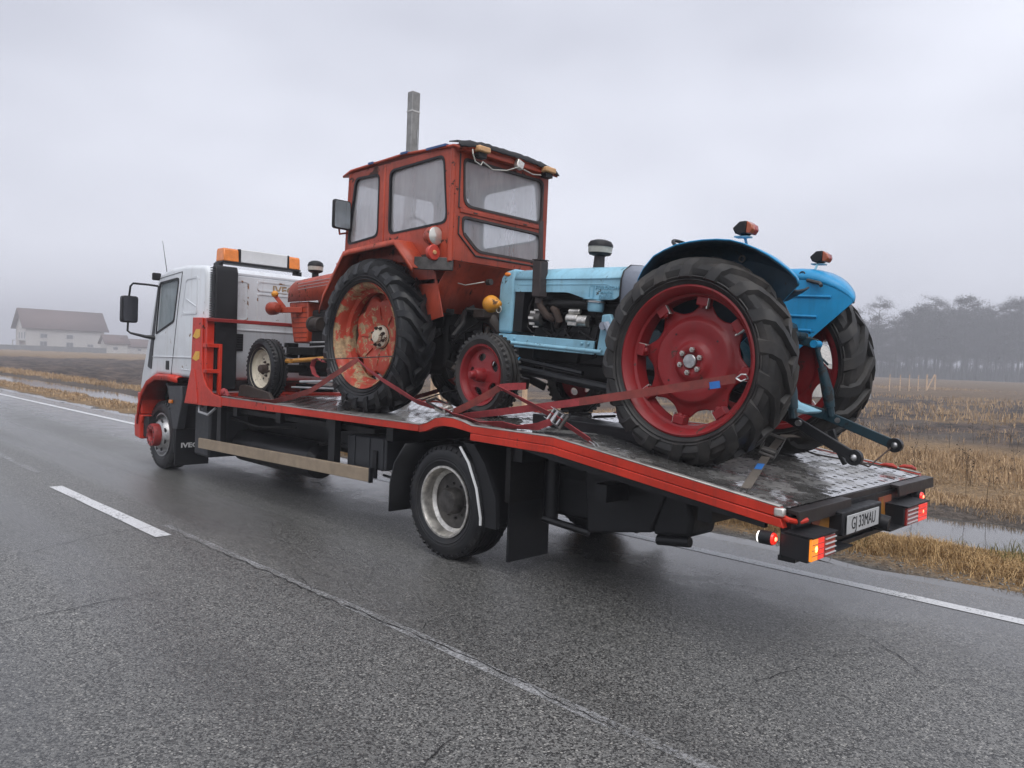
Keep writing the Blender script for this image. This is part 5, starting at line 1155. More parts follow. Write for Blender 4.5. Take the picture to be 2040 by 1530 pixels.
# linkage clutter at the back
cl = MB(); rng = random.Random(4)
for k in range(26):
    p0 = Vector((rng.uniform(5.2, 5.8), c+rng.uniform(-.45, .42), rng.uniform(1.45, 2.3))); p1 = p0+Vector((rng.uniform(-.18, .22), rng.uniform(-.2, .2), rng.uniform(-.2, .2))); p2 = p1+Vector((rng.uniform(-.1, .15), rng.uniform(-.2, .2), rng.uniform(-.25, .05))); cl.tube([p0, p1, p2], rng.uniform(.008, .028), 6)
for k in range(18): cl.box((rng.uniform(5.35, 5.8), c+rng.uniform(-.35, .4), rng.uniform(1.4, 2.25)), (rng.uniform(.05, .16), rng.uniform(.04, .14), rng.uniform(.04, .14)), (rng.uniform(-.4, .4), rng.uniform(-.4, .4), 0))
cl.build('linkage', M['grime'], red)
MB().tube([(5.5, c+.12, 2.12), (5.28, c+.10, 2.05), (5.18, c+.08, 1.92)], [.05, .06, .035], 10).tube([(5.32, c+.12, 1.98), (5.26, c+.2, 1.60)], .025, 8).bb((5.25, c-.02, 2.06), (5.40, c+.24, 2.14)).build('lift_valve', M['grime_brown'], red, bevel=.006)
MB().tube([(5.45, c+.42, 1.58), (5.15, c+.38, 1.44), (4.95, c+.36, 1.36)], .03, 8).beam((5.5, c-.1, 1.55), (5.0, c-.12, 1.45), .07, .10).build('lower_link', M['grime_brown'], red)
for s_ in (-.4, .38): MB().beam((5.6, c+s_, 1.62), (5.05, c+s_*1.1, 1.42), .03, .08).build('draft_arm', M['grime'], red, bevel=.01)
# ---------------------------------------------------------------- blue tractor on the ramp at the back
blue = thing('blue_tractor', 'old light blue tractor with red wheels on the rear of the flatbed', 'tractor', (2.775, -5.21, 1.011), (0, R_(-3.3), 0), world=False)
def blue_rear_wheel():
    Rr, rim = .70, .462
    prof = [(rim+.035, -.012), (rim+.042, .0), (rim+.03, .006), (rim+.012, -.008), (rim+.004, -.03), (rim-.008, -.045), (rim-.012, -.075), (rim-.03, -.085), (rim-.036, -.19), (rim-.008, -.20), (rim+.0, -.24), (rim+.034, -.26)]
    root = place('wheel', MB().lathe(prof, n=80).mesh('wheel', mat=M['wheel_red']), blue)
    n = 128; rows = []; a0 = R_(7)
    for r, yv, md in ((.045, -.085, 0), (.105, -.085, 0), (.115, -.088, 0), (.135, -.115, 0), (.15, -.12, 0), (.20, -.118, 0), (.262, -.100, 0), (.275, -.105, 0), (.292, -.13, 0), (.31, -.14, .35), (.335, -.142, 1), (.345, -.148, 1)):
        row = []
        for k in range(n):
            a = 2*math.pi*k/n; w8 = .5+.5*math.cos(8*(a-a0)); lobe = w8**1.6
            rr = r+md*(.075*lobe-.012); row.append((rr*math.cos(a), yv, rr*math.sin(a)))
        rows.append(row)
    d = place('wheel_disc', MB().grid(rows, True).mesh('wheel_disc', mat=M['wheel_red'], sharp=50), root); d.modifiers.new('s', 'SOLIDIFY').thickness = .010
    me = MB().bb((.375, -.150, -.042), (.432, -.075, .042)).bb((.368, -.140, -.036), (.395, -.100, .036)).mesh('rim_clamp', mat=M['wheel_red']); bn = MB().sphere((.378, -.092, 0), .022, 10, 6, (1, .6, 1)).mesh('clamp_bolt', mat=M['wheel_red']); ed = MB().bb((.360, -.105, .036), (.43, -.078, .044)).mesh('clamp_edge', mat=M['steel_dirty'])
    for k in range(8):
        a = -(a0+2*math.pi*k/8); cl_ = place('rim_clamp', me, root, bevel=.005, rot=(0, a, 0)); place('clamp_bolt', bn, cl_); place('clamp_edge', ed, cl_)
    place('hub', MB().lathe([(.047, -.09), (.047, -.070), (.043, -.066)], n=32).lathe([(.043, -.066), (.001, -.0655)], n=32).bb((-.042, -.068, -.007), (.042, -.060, .007)).mesh('hub', mat=M['steel'], sharp=15), root)
    nuts(root, .078, 6, -.084, .0185, M['steel_dirty'], R_(38), .03)
    hm = MB()
    for k in range(4):
        a = R_(50)+math.pi/2*k; b_ = MB().lathe([(.007, 0), (.007, .003), (.001, .003)], n=8).xf(Matrix.Translation((.225*math.cos(a), -.1115, .225*math.sin(a)))); hm.add(b_.v, b_.f)
    place('drain_hole', hm.mesh('drain_hole', mat=M['crack']), root)
    place('tyre', tyre_ag(Rr, rim+.046, .315, 18, .034, .40, .075).xf(Matrix.Translation((0, -.13, 0))).mesh('tyre', mat=M['rubber_old']), root)
    return root
bw = blue_rear_wheel(); bw.location = (0, .785, .695)
copy_tree(bw, blue, (0, -.785, .695), (0, .2, math.pi))
def blue_front_wheel():
    rim = .252
    holes = [circ(.043, 20, .155*math.cos(a), .155*math.sin(a), 1.25, .85, a+math.pi/2) for a in [R_(75+72*k) for k in range(5)]]
    root = place('wheel', MB().lathe([(rim+.014, -.004), (rim+.012, .006), (rim-.004, .0), (rim-.018, -.03), (rim-.03, -.055), (.222, -.062)], n=56).mesh('wheel', mat=M['wheel_red']), blue)
    dm = plate_mesh('wheel_disc', circ(.224, 56), holes + [circ(.05, 20)], .012, MXZ(0) @ Matrix.Translation((0, 0, 0)), M['wheel_red'], bev=.004)
    for v in dm.vertices:
        r = math.hypot(v.co.x, v.co.z); v.co.y += -.06 + .03*max(0, 1-r/.20)
    place('wheel_disc', dm, root)
    for h_ in holes:
        cx = sum(p[0] for p in h_)/20; cz = sum(p[1] for p in h_)/20
    place('hub', MB().lathe([(.065, -.05), (.058, -.01), (.054, .05), (.046, .062), (.034, .064), (.033, .10), (.026, .112), (.001, .114)], n=24).mesh('hub', mat=M['wheel_red']), root)
    nuts(root, .052, 5, -.005, .012, M['wheel_red'], 0, .02)
    place('tyre', tyre_front(.362, rim+.004, .185).xf(Matrix.Translation((0, -.08, 0))).mesh('tyre', mat=M['rubber_old']), root); return root
bf = blue_front_wheel(); bf.location = (2.03, .70, .406); bf.rotation_euler = (0, 0, R_(-3))
copy_tree(bf, blue, (2.03, -.70, .406), (0, .7, math.pi+R_(-3)))
# bonnet
rows = []
for x, zt in ((2.13, 1.362), (1.7, 1.378), (1.3, 1.388), (.96, 1.394)):
    half = [(.25, 1.262+(x-2.13)*-.016), (.262, 1.266+(x-2.13)*-.016), (.254, 1.285+(x-2.13)*-.012), (.235, 1.325), (.19, zt-.022), (.12, zt-.006), (0, zt)]
    rows.append([(x, y_, z) for y_, z in half]+[(x, -y_, z) for y_, z in half[-2::-1]])
MB().grid(rows).build('bonnet', M['blue_pale'], blue, solid=.008)
M['blue_shade'] = paint('shaded_fender_blue', (.010, .040, .068), .55, .3, (.02, .018, .016), .2, .5, (.015, .018, .02), coat=0)  # fender blue darkened: shade under the fender is put into this colour
M['emboss'] = paint('darker_emboss_blue', (.15, .34, .45), .45, .1, (.1, .1, .1), .1, .3)  # letters a darker blue than the bonnet so that they read
skirt = rpoly([(2.13, 1.262), (2.13, 1.155), (1.50, 1.163), (1.30, 1.112), (1.01, 1.112), (.955, 1.16), (.955, 1.285)], [.001, .001, .05, .05, .05, .05, .001])
for s_ in (1, -1):
    plate('bonnet_side', skirt, [], .008, MXZ(s_*.25), M['blue_pale'], blue, .001)
    mb = MB(); mb.tube([(2.08, s_*.256, 1.218), (1.10, s_*.256, 1.235), (1.0, s_*.256, 1.205)], .004, 6); mb.build('pressed_bead', M['blue_pale'], blue)
    if s_ > 0:
        for k, (tx, zc, sz) in enumerate((('FORDSON', 1.205, .040), ('MAJOR', 1.167, .032), ('DIESEL', 1.131, .040))): text('embossed_lettering', tx, sz, MLEFT(1.09, .2545, zc), M['emboss'], blue, .006, .001, 1.15, 1.15)
        MB().bb((1.222, .2535, 1.118), (1.232, .260, 1.222)).bb((1.232, .2535, 1.216), (1.265, .258, 1.224)).bb((1.232, .2535, 1.114), (1.265, .258, 1.122)).bb((1.265, .2535, 1.13), (1.273, .258, 1.21)).build('embossed_initial', M['emboss'], blue)
nose = [(2.135, .78), (2.30, .775), (2.325, 1.10), (2.325, 1.20), (2.305, 1.28), (2.255, 1.335), (2.135, 1.364)]
MB().prism(nose, -.262, .262).build('radiator_shell', M['blue_pale'], blue, bevel=.03, seg=4)
for k in range(9): MB().bb((2.315, -.18+k*.045, .84), (2.332, -.165+k*.045, 1.22)).build('grille_bar', M['blue_pale'], blue)
for s_ in (1, -1):
    MB().sphere((2.225, s_*.262, 1.308), .032, 12, 7, (1.25, .5, .6)).build('indicator', M['amber'], blue)
    MB().beam((2.28, s_*.262, 1.03), (2.30, s_*.32, 1.03), .03, .04).build('lamp_bracket', M['blue_pale'], blue)
    hl_ = MB().lathe([(.001, 2.385), (.035, 2.378), (.062, 2.36), (.078, 2.325), (.080, 2.30), (.074, 2.28), (.05, 2.235), (.03, 2.20), (.018, 2.19), (.001, 2.188)], (0, s_*.36, 1.03), 'x', 26).build('headlamp', M['orange_lamp'], blue)
    MB().lathe([(.030+.004*math.cos(t), .004*math.sin(t)) for t in [k*math.pi/3 for k in range(6)]], (2.20, s_*.365, .985), 'y', 18, True).build('wire_loop', M['white_cap'], hl_)
    # side rail with bolts and stay rod
    sr = MB().prism([(2.285, .772), (1.18, .772), (1.18, .66), (2.08, .66), (2.18, .70), (2.275, .745)], s_*.235, s_*.258).build('side_rail', M['blue_pale'], blue, bevel=.004)
    for bx_, bz in ((2.22, .74), (2.18, .74), (2.08, .735), (1.30, .745), (1.23, .745), (1.30, .685), (1.23, .685)): MB().sphere((bx_, s_*.262, bz), .013, 8, 5).build('rail_bolt', M['blue_pale'], sr)
    MB().tube([(2.19, s_*.33, .70), (1.6, s_*.34, .695), (1.02, s_*.35, .69)], .018, 10).tube([(2.19, s_*.33, .76), (2.19, s_*.33, .62)], .028, 10).build('drag_link', M['blue_pale'], blue)
    MB().tube([(2.12, s_*.40, .56), (2.08, s_*.38, .565)], .036, 10).tube([(2.16, s_*.36, .565), (1.95, s_*.30, .555)], .022, 8).build('steering_knuckle', M['blue'], blue)
    MB().tube([(1.96, s_*.30, .555), (1.25, s_*.28, .50)], .020, 8).tube([(2.0, s_*.36, .48), (.95, s_*.24, .40)], .038, 10).build('radius_rod', M['black_wet'], blue)
    MB().tube([(2.03, s_*.58, .406), (2.03, s_*.44, .46), (2.03, s_*.30, .52)], [.05, .045, .05], 10).build('stub_axle', M['grime'], blue)
MB().beam((2.03, -.36, .50), (2.03, .36, .50), .10, .12).bb((1.9, -.08, .48), (2.2, .08, .76)).build('front_axle', M['grime'], blue, bevel=.01)
# engine bay
MB().bb((1.02, -.155, .56), (1.95, .155, 1.10)).build('engine_block', M['grime'], blue, bevel=.02)
MB().bb((1.05, -.13, .42), (1.85, .13, .60)).build('sump', M['grime'], blue, bevel=.05)
MB().bb((1.05, -.13, 1.09), (1.98, .13, 1.31)).build('rocker_cover', M['grime'], blue, bevel=.02)
MB().bb((2.02, -.24, .80), (2.13, .24, 1.25)).build('radiator', M['black'], blue)
MB().tube([(1.98, .0, .98), (2.0, .0, .98)], .20, 24).build('fan', M['grime'], blue)
MB().tube([(1.80, .28, 1.11), (1.79, .275, 1.04), (1.74, .24, .96), (1.68, .19, .93)], [.030, .030, .034, .034], 10).tube([(1.68, .22, 1.02), (1.63, .24, 1.0), (1.60, .22, .92), (1.66, .17, .88)], .032, 10).build('exhaust_manifold', M['rust'], blue)
MB().tube([(1.70, .20, 1.06), (1.20, .20, 1.075)], .042, 12).build('inlet_manifold', M['grime'], blue)
MB().lathe([(.03, 1.78), (.06, 1.79), (.068, 1.84), (.068, 1.90), (.05, 1.92), (.001, 1.92)], (0, .22, .93), 'x', 18).build('dynamo', M['steel_dark'], blue)
for k in range(8):
    a = k*math.pi/4; MB().beam((1.84, .22+.07*math.cos(a), .93+.07*math.sin(a)), (1.90, .22+.07*math.cos(a), .93+.07*math.sin(a)), .01, .02).build('dynamo_fin', M['steel_dirty'], blue)
MB().tube([(1.52, .20, .945), (1.40, .20, .945)], .045, 14).tube([(1.39, .21, .93), (1.29, .21, .93)], .05, 14).tube([(1.50, .215, 1.005), (1.38, .215, 1.008)], .022, 10).box((1.45, .215, .91), (.1, .04, .05)).build('injection_pump', M['steel_dirty'], blue, bevel=.005)
MB().tube([(1.24, .25, 1.112), (1.24, .25, 1.108)], .076, 20).lathe([(.074, 1.108), (.074, 1.085), (.068, 1.08), (.068, 1.03), (.060, 1.012), (.001, 1.010)], (1.22, .22, 0), 'z', 24).build('air_cleaner_bowl', M['blue_pale'], blue)
MB().lathe([(.074, 0), (.079, .0), (.079, .014), (.074, .014)], (1.22, .22, 1.085), 'z', 24, True).build('bowl_clamp', M['steel'], blue)
MB().prism([(1.16, .66), (.99, .66), (1.0, .90), (1.05, 1.0), (1.13, .99), (1.14, .85)], .20, .245).build('steering_bracket', M['blue_pale'], blue, bevel=.01)
MB().tube([(1.06, .27, .92), (1.02, .28, .88), (.98, .29, .80)], .028, 8).tube([(1.08, .25, .90), (1.08, .29, .90)], .035, 10).build('steering_arm', M['lavender'], blue)
eng = MB(); rng = random.Random(9)
for k in range(22):
    p0 = Vector((rng.uniform(1.05, 1.95), rng.uniform(.15, .2), rng.uniform(.7, 1.08))); eng.tube([p0, p0+Vector((rng.uniform(-.1, .1), .03, rng.uniform(-.1, .1))), p0+Vector((rng.uniform(-.25, .25), .0, rng.uniform(-.15, .1)))], rng.uniform(.004, .012), 5)
for k in range(16): eng.box((rng.uniform(1.05, 1.9), rng.uniform(.14, .18), rng.uniform(.62, 1.05)), (rng.uniform(.04, .14), rng.uniform(.03, .08), rng.uniform(.03, .12)), (0, rng.uniform(-.2, .2), 0))
eng.build('engine_fittings', M['grime'], blue, bevel=.004)
eb = MB()
for k in range(10): eb.tube([(1.1+k*.085, .158, .74+.02*(k % 3)), (1.1+k*.085, .166, .74+.02*(k % 3))], .012, 6)
eb.tube([(1.95, .2, 1.0), (1.97, .22, .85), (1.9, .22, .80)], .004, 5).build('engine_bolts', M['steel_dark'], blue)
# exhaust stack
ex = MB().tube([(1.80, .285, 1.06), (1.80, .285, 1.12), (1.805, .285, 1.20), (1.815, .285, 1.42), (1.845, .285, 1.765)], [.034, .034, .021, .021, .021], 10).build('exhaust_pipe', M['rust_dark'], blue)
MB().prism([(1.745, 1.108), (1.845, 1.108), (1.865, 1.425), (1.765, 1.425)], .235, .335).build('silencer', M['rust_dark'], blue, bevel=.012)
MB().prism([(1.762, 1.425), (1.868, 1.425), (1.868, 1.434), (1.762, 1.434)], .232, .338).build('silencer_cap', M['rust_dark'], blue, bevel=.004)
# precleaner
pc = MB().tube([(1.40, 0, 1.37), (1.40, 0, 1.50)], [.05, .045], 14).build('precleaner', M['rust_dark'], blue)
MB().lathe([(.05, 1.495), (.09, 1.505), (.100, 1.525)], (1.40, 0, 0), 'z', 28).build('cup_base', M['black'], pc); MB().lathe([(.101, 1.522), (.104, 1.575)], (1.40, 0, 0), 'z', 28).build('bowl', M['white_cap'], pc)
MB().lathe([(.108, 1.572), (.106, 1.595), (.09, 1.618), (.05, 1.632), (.001, 1.637)], (1.40, 0, 0), 'z', 28).build('cap', M['black'], pc)
# scuttle, gearbox, axle
rows = [[(x, y_*sx_, z-(0 if x > .7 else .01)) for y_, z in ((-.262, .98), (-.265, 1.27), (-.24, 1.34), (-.16, 1.392), (0, 1.405), (.16, 1.392), (.24, 1.34), (.265, 1.27), (.262, .98))] for x, sx_ in ((.945, 1), (.62, 1), (.55, .95))]
MB().grid(rows).build('scuttle', M['lavender'], blue, solid=.010)
MB().tube([(.95, y_*1.01, z) for y_, z in ((-.265, 1.12), (-.268, 1.27), (-.24, 1.343), (-.16, 1.395), (0, 1.408), (.16, 1.395), (.24, 1.343), (.268, 1.27), (.265, 1.12))], .008, 6).build('scuttle_seal', M['black'], blue)
MB().bb((.58, -.2, .9), (.93, .2, 1.33)).build('dash_box', M['grime'], blue)
MB().bb((-.28, -.20, .46), (1.02, .20, .93)).build('gearbox', M['blue_dark'], blue, bevel=.05)
MB().tube([(0, -.56, .695), (0, .56, .695)], .105, 18).tube([(0, -.34, .695), (0, .34, .695)], [.20, .20], 18).build('rear_axle', M['blue_dark'], blue)
MB().bb((-.34, -.17, .86), (.15, .17, 1.02)).build('lift_cover', M['blue_dark'], blue, bevel=.04)
MB().prism([(.85, .56), (.35, .56), (.35, .60), (.85, .60)], -.55, .55).build('footplate', M['grime'], blue)
sw = MB().lathe([(.205+.014*math.cos(t), .014*math.sin(t)) for t in [k*math.pi/4 for k in range(8)]], (0, 0, 0), 'z', 32, True)
for k in range(3): sw.beam((0, 0, -.02), (.2*math.cos(k*2.09), .2*math.sin(k*2.09), 0), .02, .008)
sw.xf(Matrix.Translation((.46, 0, 1.50)) @ Matrix.Rotation(R_(-30), 4, 'Y')).tube([(.46, 0, 1.50), (.62, 0, 1.30)], .022, 8).build('steering_wheel', M['black'], blue)
MB().grid([[(x-.18, y_, 1.16+.9*(abs(y_)**2)+.25*max(0, -.05-x)**1.2*4) for y_ in (-.22, -.15, -.05, .05, .15, .22)] for x in (.16, .05, -.05, -.12, -.17)]).build('seat', M['black'], blue, solid=.015)
MB().beam((-.1, 0, .98), (-.2, 0, 1.16), .06, .03).build('seat_spring', M['grime'], blue)
# shell fenders
ARC = [(.47, 1.02, .70), (.458, 1.16, .75), (.44, 1.23, .76), (.405, 1.30, .76), (.33, 1.385, .76), (.25, 1.425, .76), (.16, 1.458, .76), (.06, 1.477, .755), (-.03, 1.487, .75), (-.13, 1.490, .745), (-.22, 1.485, .735), (-.30, 1.466, .715), (-.38, 1.434, .685), (-.45, 1.395, .64), (-.51, 1.348, .59), (-.55, 1.31, .545), (-.575, 1.275, .50), (-.58, 1.24, .475)]
for s_ in (1, -1):
    dn = 0 if s_ > 0 else -.035; arc = [(x, z+dn) for x, z, y_ in ARC]; rows = []
    for (x, z, yo) in ARC:          # the roll narrows to nothing at the rear tip
        z += dn; q = (yo-.455)/.30; rows.append([(x*(1-.045*q), s_*.455, z-.10*q), (x*(1-.035*q), s_*.458, z-.065*q), (x*(1-.02*q), s_*(.455+.02*q), z-.034*q), (x*(1-.01*q), s_*(.455+.055*q), z-.014*q), (x, s_*(.455+.115*q), z-.004*q), (x, s_*(.455+.205*q), z+.002*q), (x, s_*yo, z+.004*q)])
    fd = MB().grid(rows).build('fender', M['blue'], blue, solid=.008)
    tip = [(x*(1-.045*(y_-.455)/.30), z+dn-.10*(y_-.455)/.30) for x, z, y_ in ARC]; pl = tip + [(-.32, .94), (-.22, .84), (.30, .80), (.45, .90)]
    plate('fender_plate', pl, [], .008, MXZ(s_*.455), M['blue'], blue)
    plate('shade_skin_side', pl, [], .003, MXZ(s_*.463), M['blue_shade'], blue)  # extra skin, wheel-side shade painted in
    MB().grid([[(p_[0], p_[1]+s_*.004, p_[2]-.010) for p_ in r_] for r_ in rows]).build('shade_skin_under', M['blue_shade'], blue, solid=.002)  # second skin with the shade of the underside in its colour
    for zc, x0, x1 in ((1.235, .25, -.42), (1.085, .25, -.33), (.98, .2, -.3)): MB().tube([(x0, s_*.449, zc), (x1, s_*.449, zc)], .011, 8).build('pressed_rib', M['blue'], fd)
    MB().tube([(-.24, s_*.54, 1.475+dn), (-.24, s_*.57, 1.52+dn), (-.24, s_*.60, 1.53+dn)], .010, 6).box((-.24, s_*.60, 1.525+dn), (.10, .06, .010)).build('lamp_stay', M['blue_pale'], fd)
    LO = Matrix.Translation((.03, 0, dn)) @ Matrix.Translation((-.27, s_*.60, 1.535)) @ Matrix.Diagonal((.82, .78, .84, 1)) @ Matrix.Translation((.27, -s_*.60, -1.535))
    lp = MB().prism([(-.20, 1.585), (-.255, 1.635), (-.315, 1.64), (-.315, 1.545), (-.265, 1.53), (-.225, 1.545)], s_*.60-.065, s_*.60+.065).xf(LO).build('rear_lamp', M['black'], blue, bevel=.008)
    MB().prism([(-.316, 1.64), (-.36, 1.612), (-.372, 1.575), (-.35, 1.54), (-.316, 1.545)], s_*.60-.06, s_*.60-.0).xf(LO).build('red_lens', M['red_lens'], lp, bevel=.006); MB().prism([(-.316, 1.64), (-.36, 1.612), (-.372, 1.575), (-.35, 1.54), (-.316, 1.545)], s_*.60+.001, s_*.60+.06).xf(LO).build('amber_lens', M['amber_deep'], lp, bevel=.006)
    MB().lathe([(.017, 0), (.024, 0), (.024, .01), (.017, .01)], (-.18, s_*.47, 1.40), 'y', 16, True).build('grommet', M['steel_dark'], fd)
    if s_ < 0: MB().tube([(-.23, s_*.45, 1.355), (-.34, s_*.42, 1.33), (-.36, s_*.40, 1.31)], .014, 8).build('grab_bar', M['steel_dark'], fd)
# three point linkage
for s_ in (1, -1):
    pts = [(-.06, s_*.22, .47), (-.52, s_*.30, .385), (-1.0, s_*.36, .195 if s_ > 0 else .235)]
    a = MB().beam(pts[0], pts[1], .026, .075).beam(pts[1], pts[2], .024, .068).build('lower_link', M['black_wet'] if s_ > 0 else M['blue_dark'], blue, bevel=.006)
    q = Vector(pts[2]); MB().lathe([(.024, -.020), (.049, -.020), (.049, .020), (.024, .020)], q, 'y', 20, True).build('ball_eye', M['black_wet'], a); MB().sphere(q, .027).build('ball', M['steel'], a)
    MB().tube([(-.62, s_*.325-.028, .355), (-.62, s_*.325+.028, .355)], .02, 10).build('pin', M['steel'], a)
    ra = MB().beam((-.20, s_*.20, .93), (-.44, s_*.25, .88), .035, .07).build('lift_arm', M['blue_dark'], blue, bevel=.008)
    MB().tube([(-.43, s_*.21, .88), (-.43, s_*.30, .88)], .028, 12).tube([(-.43, s_*.29, .88), (-.43, s_*.315, .88)], .018, 8).build('arm_pin', M['blue'], ra)
    MB().tube([(-.43, s_*.27, .86), (-.475, s_*.285, .72)], .018, 10).tube([(-.475, s_*.285, .72), (-.53, s_*.30, .55), (-.555, s_*.305, .44)], [.03, .042, .036], 12).tube([(-.555, s_*.305, .44), (-.57, s_*.31, .375)], .028, 10).tube([(-.45, s_*.275, .80), (-.50, s_*.33, .74)], .008, 6).build('lift_rod', M['blue_dark'], blue)
MB().tube([(-.34, -.25, .93), (-.34, .25, .93)], .03, 10).build('rock_shaft', M['blue_dark'], blue)
MB().prism([(-.25, .42), (-.56, .40), (-.58, .42), (-.42, .46), (-.30, .56)], -.13, .13).build('drawbar_frame', M['blue_pale'], blue, bevel=.008)
MB().beam((-.28, -.12, .95), (-.31, -.12, .75), .05, .05).beam((-.3, 0, .76), (-.36, 0, .9), .06, .1).build('top_link_bracket', M['blue'], blue, bevel=.006)
MB().tube([(-.30, 0, .56), (-.40, 0, .555)], .03, 12).build('power_take_off', M['steel_dark'], blue)
MB().tube([(-.98, -.36, .22), (-.95, -.05, .10), (-.95, .34, .18)], .006, 5).build('check_wire', M['rust'], blue)
MB().beam((-.66, -.1, .30), (-.72, -.1, .16), .03, .05).beam((-.72, -.1, .17), (-.78, -.1, .08), .03, .03).build('hanging_hook', M['black_wet'], blue, bevel=.006)
# ---------------------------------------------------------------- lashings and loose gear on the deck
def sag(a, b, d, n=8): return [Vector(a).lerp(Vector(b), i/n) - Vector((0, 0, d*4*(i/n)*(1-i/n))) for i in range(n+1)]
def ratchet(parent, p, d, up=(0, 1, 0), s=1.0, mat='steel', nm='ratchet'):
    d = Vector(d).normalized(); u = Vector(up); u = (u-d*u.dot(d)).normalized(); w_ = d.cross(u); m = Matrix((d, w_, u)).transposed().to_4x4(); m.translation = Vector(p)
    r = MB()
    for k in (-1, 1): r.box((0, k*.034*s, .014*s), (.11*s, .004, .034*s))
    r.tube([(-.045*s, -.036*s, .01), (-.045*s, .036*s, .01)], .008*s, 8).tube([(.045*s, -.036*s, .01), (.045*s, .036*s, .01)], .008*s, 8).tube([(0, -.036*s, .015), (0, .036*s, .015)], .013*s, 10)
    rr = r.xf(m).build(nm, M[mat], parent)
    h = MB()
    for k in (-1, 1): h.box((.05*s, k*.040*s, .036*s), (.16*s, .004, .016*s), (0, -.15, 0))
    h.tube([(.13*s, -.042*s, .05*s), (.13*s, .042*s, .05*s)], .010*s, 8).xf(m).build('handle', M['steel_dark'], rr)
    return rr
def hook(parent, p, d, mat='steel', s=1):
    p = Vector(p); d = Vector(d).normalized()
    for k in (-1, 1):
        q = Vector((0, 0, 1)).cross(d); q = q.normalized()*k*.016*s if q.length > .1 else Vector((k*.016*s, 0, 0))
        MB().tube([p+q, p+q+d*.05*s, p+q+d*.075*s-Vector((0, 0, .01)), p+q+d*.07*s-Vector((0, 0, .03))], .0045*s, 6).build('hook', M[mat], parent)
W_ = .058
# strap over the blue rear wheel
a0, a1 = onY(1466, 754, -4.375), onY(925, 829, -4.36)
s1 = thing('lashing_strap', 'long red strap with a blue tag pulled across the blue tractor rear wheel', 'strap', a1)
full = sag(a0, a1, .012, 12)
MB().ribbon(full[:7], W_, (0, 0, 1)).build('dirty_webbing', M['strap_dirty'], s1); MB().ribbon(full[6:], W_*.98, [(0, .0+.06*i, 1-.08*i) for i in range(7)]).build('webbing', M['strap'], s1)
tg = onY(1424, 767, -4.366); d_ = (a1-a0).normalized()
MB().beam(tg-d_*.035, tg+d_*.035, .008, .045, (0, 0, 1)).build('blue_tag', M['bluetag'], s1)
MB().tube([a0, a0-d_*.03+Vector((0, -.01, .022)), a0-d_*.055+Vector((0, -.02, .018)), a0-d_*.06+Vector((0, -.05, -.01))], .005, 6).tube([a0, a0-d_*.03+Vector((0, -.01, -.022)), a0-d_*.055+Vector((0, -.02, -.012)), a0-d_*.06+Vector((0, -.05, -.01))], .005, 6).build('wire_hook', M['steel'], s1)
# strap with ratchet holding the blue front wheel
hk = onY(1178, 873, -4.20); hk.z = dz(hk.x)+.02; k1 = onY(1108, 832, -4.30); k2 = onY(995, 772, -4.42); k3 = onY(902, 822, -4.32)
s2 = thing('lashing_strap', 'red ratchet strap wrapped around the blue tractor front wheel', 'strap', (hk.x, hk.y, hk.z-.02))
MB().ribbon(sag(hk, k1, .0, 4)+sag(k1, k2, .0, 6)[1:], W_, [(0, .55, .85)]*5+[(.15*i, .5, .85) for i in range(1, 7)]).build('webbing', M['strap'], s2)
MB().ribbon(sag(k2, k3, .01, 6), W_, (.35, .2, .9)).build('webbing', M['strap_dirty'], s2)
MB().ribbon([k2, k2+Vector((-.05, -.10, .012)), k2+Vector((-.07, -.24, .015))], W_, (0, 0, 1)).build('webbing', M['strap'], s2)
ratchet(s2, k1, (hk-k1), (0, 1, .5), 1.35); hook(s2, hk, (hk-k1))
# slack tail snaking along the deck edge
tail = [onY(u, v, Y) for u, v, Y in ((898, 824, -4.22), (925, 834, -4.17), (960, 842, -4.14), (1000, 846, -4.13), (1035, 851, -4.13), (1070, 850, -4.16), (1098, 840, -4.22))]
for p_ in tail: p_.z = max(p_.z, dz(p_.x)+.012)
s3 = thing('loose_strap', 'slack twisted red strap end lying along the deck edge', 'strap', tail[2])
MB().ribbon(tail, .055, [(.2, .8, .5), (0, .7, .7), (.1, .9, .3), (0, .3, .95), (0, .85, .5), (.1, .2, .98), (.1, .6, .8)]).build('webbing', M['strap'], s3)
# strap on the red rear wheel, back to the headboard
b0 = onY(447, 789, -4.14); b1 = onY(545, 800, -4.12); b2 = onY(620, 778, -4.2); b3 = onY(712, 716, -4.31); b4 = onY(762, 757, -4.29); b5 = onY(830, 800, -4.22); b6 = onY(900, 822, -4.18)
b0.z = max(b0.z, dz(b0.x)+.03); b1.z = max(b1.z, dz(b1.x)+.01)
s4 = thing('lashing_strap', 'red strap tied across the red tractor rear wheel', 'strap', b1)
MB().ribbon([b0, b0.lerp(b1, .35)-Vector((0, 0, .02)), b1, b1.lerp(b2, .5)-Vector((0, 0, .01)), b2, b2.lerp(b3, .5), b3], .055, [(0, .8, .6), (0, .8, .6), (0, .7, .7), (0, .4, .9), (.1, .1, 1), (.2, .1, 1), (.45, 0, .9)]).build('webbing', M['strap_dirty'], s4)
MB().ribbon([b3, b3.lerp(b4, .5)-Vector((0, 0, .01)), b4, b4.lerp(b5, .5), b5, b5.lerp(b6, .5), b6], .06, [(.75, 0, .65), (.7, 0, .7), (.6, 0, .8), (.4, .2, .9), (.2, .5, .8), (.1, .7, .7), (0, .8, .5)]).build('webbing', M['strap'], s4)
w0, w1 = onY(640, 716, -4.34), onY(800, 709, -4.36)
MB().tube([w0-Vector((0, 0, .03)), w0, w0.lerp(w1, .5), w1], .006, 6).build('steel_bar', M['steel_dark'], s4)
lp = [onY(u, v, -4.36) for u, v in ((646, 722), (636, 714), (626, 717), (622, 730), (626, 745), (634, 752))]
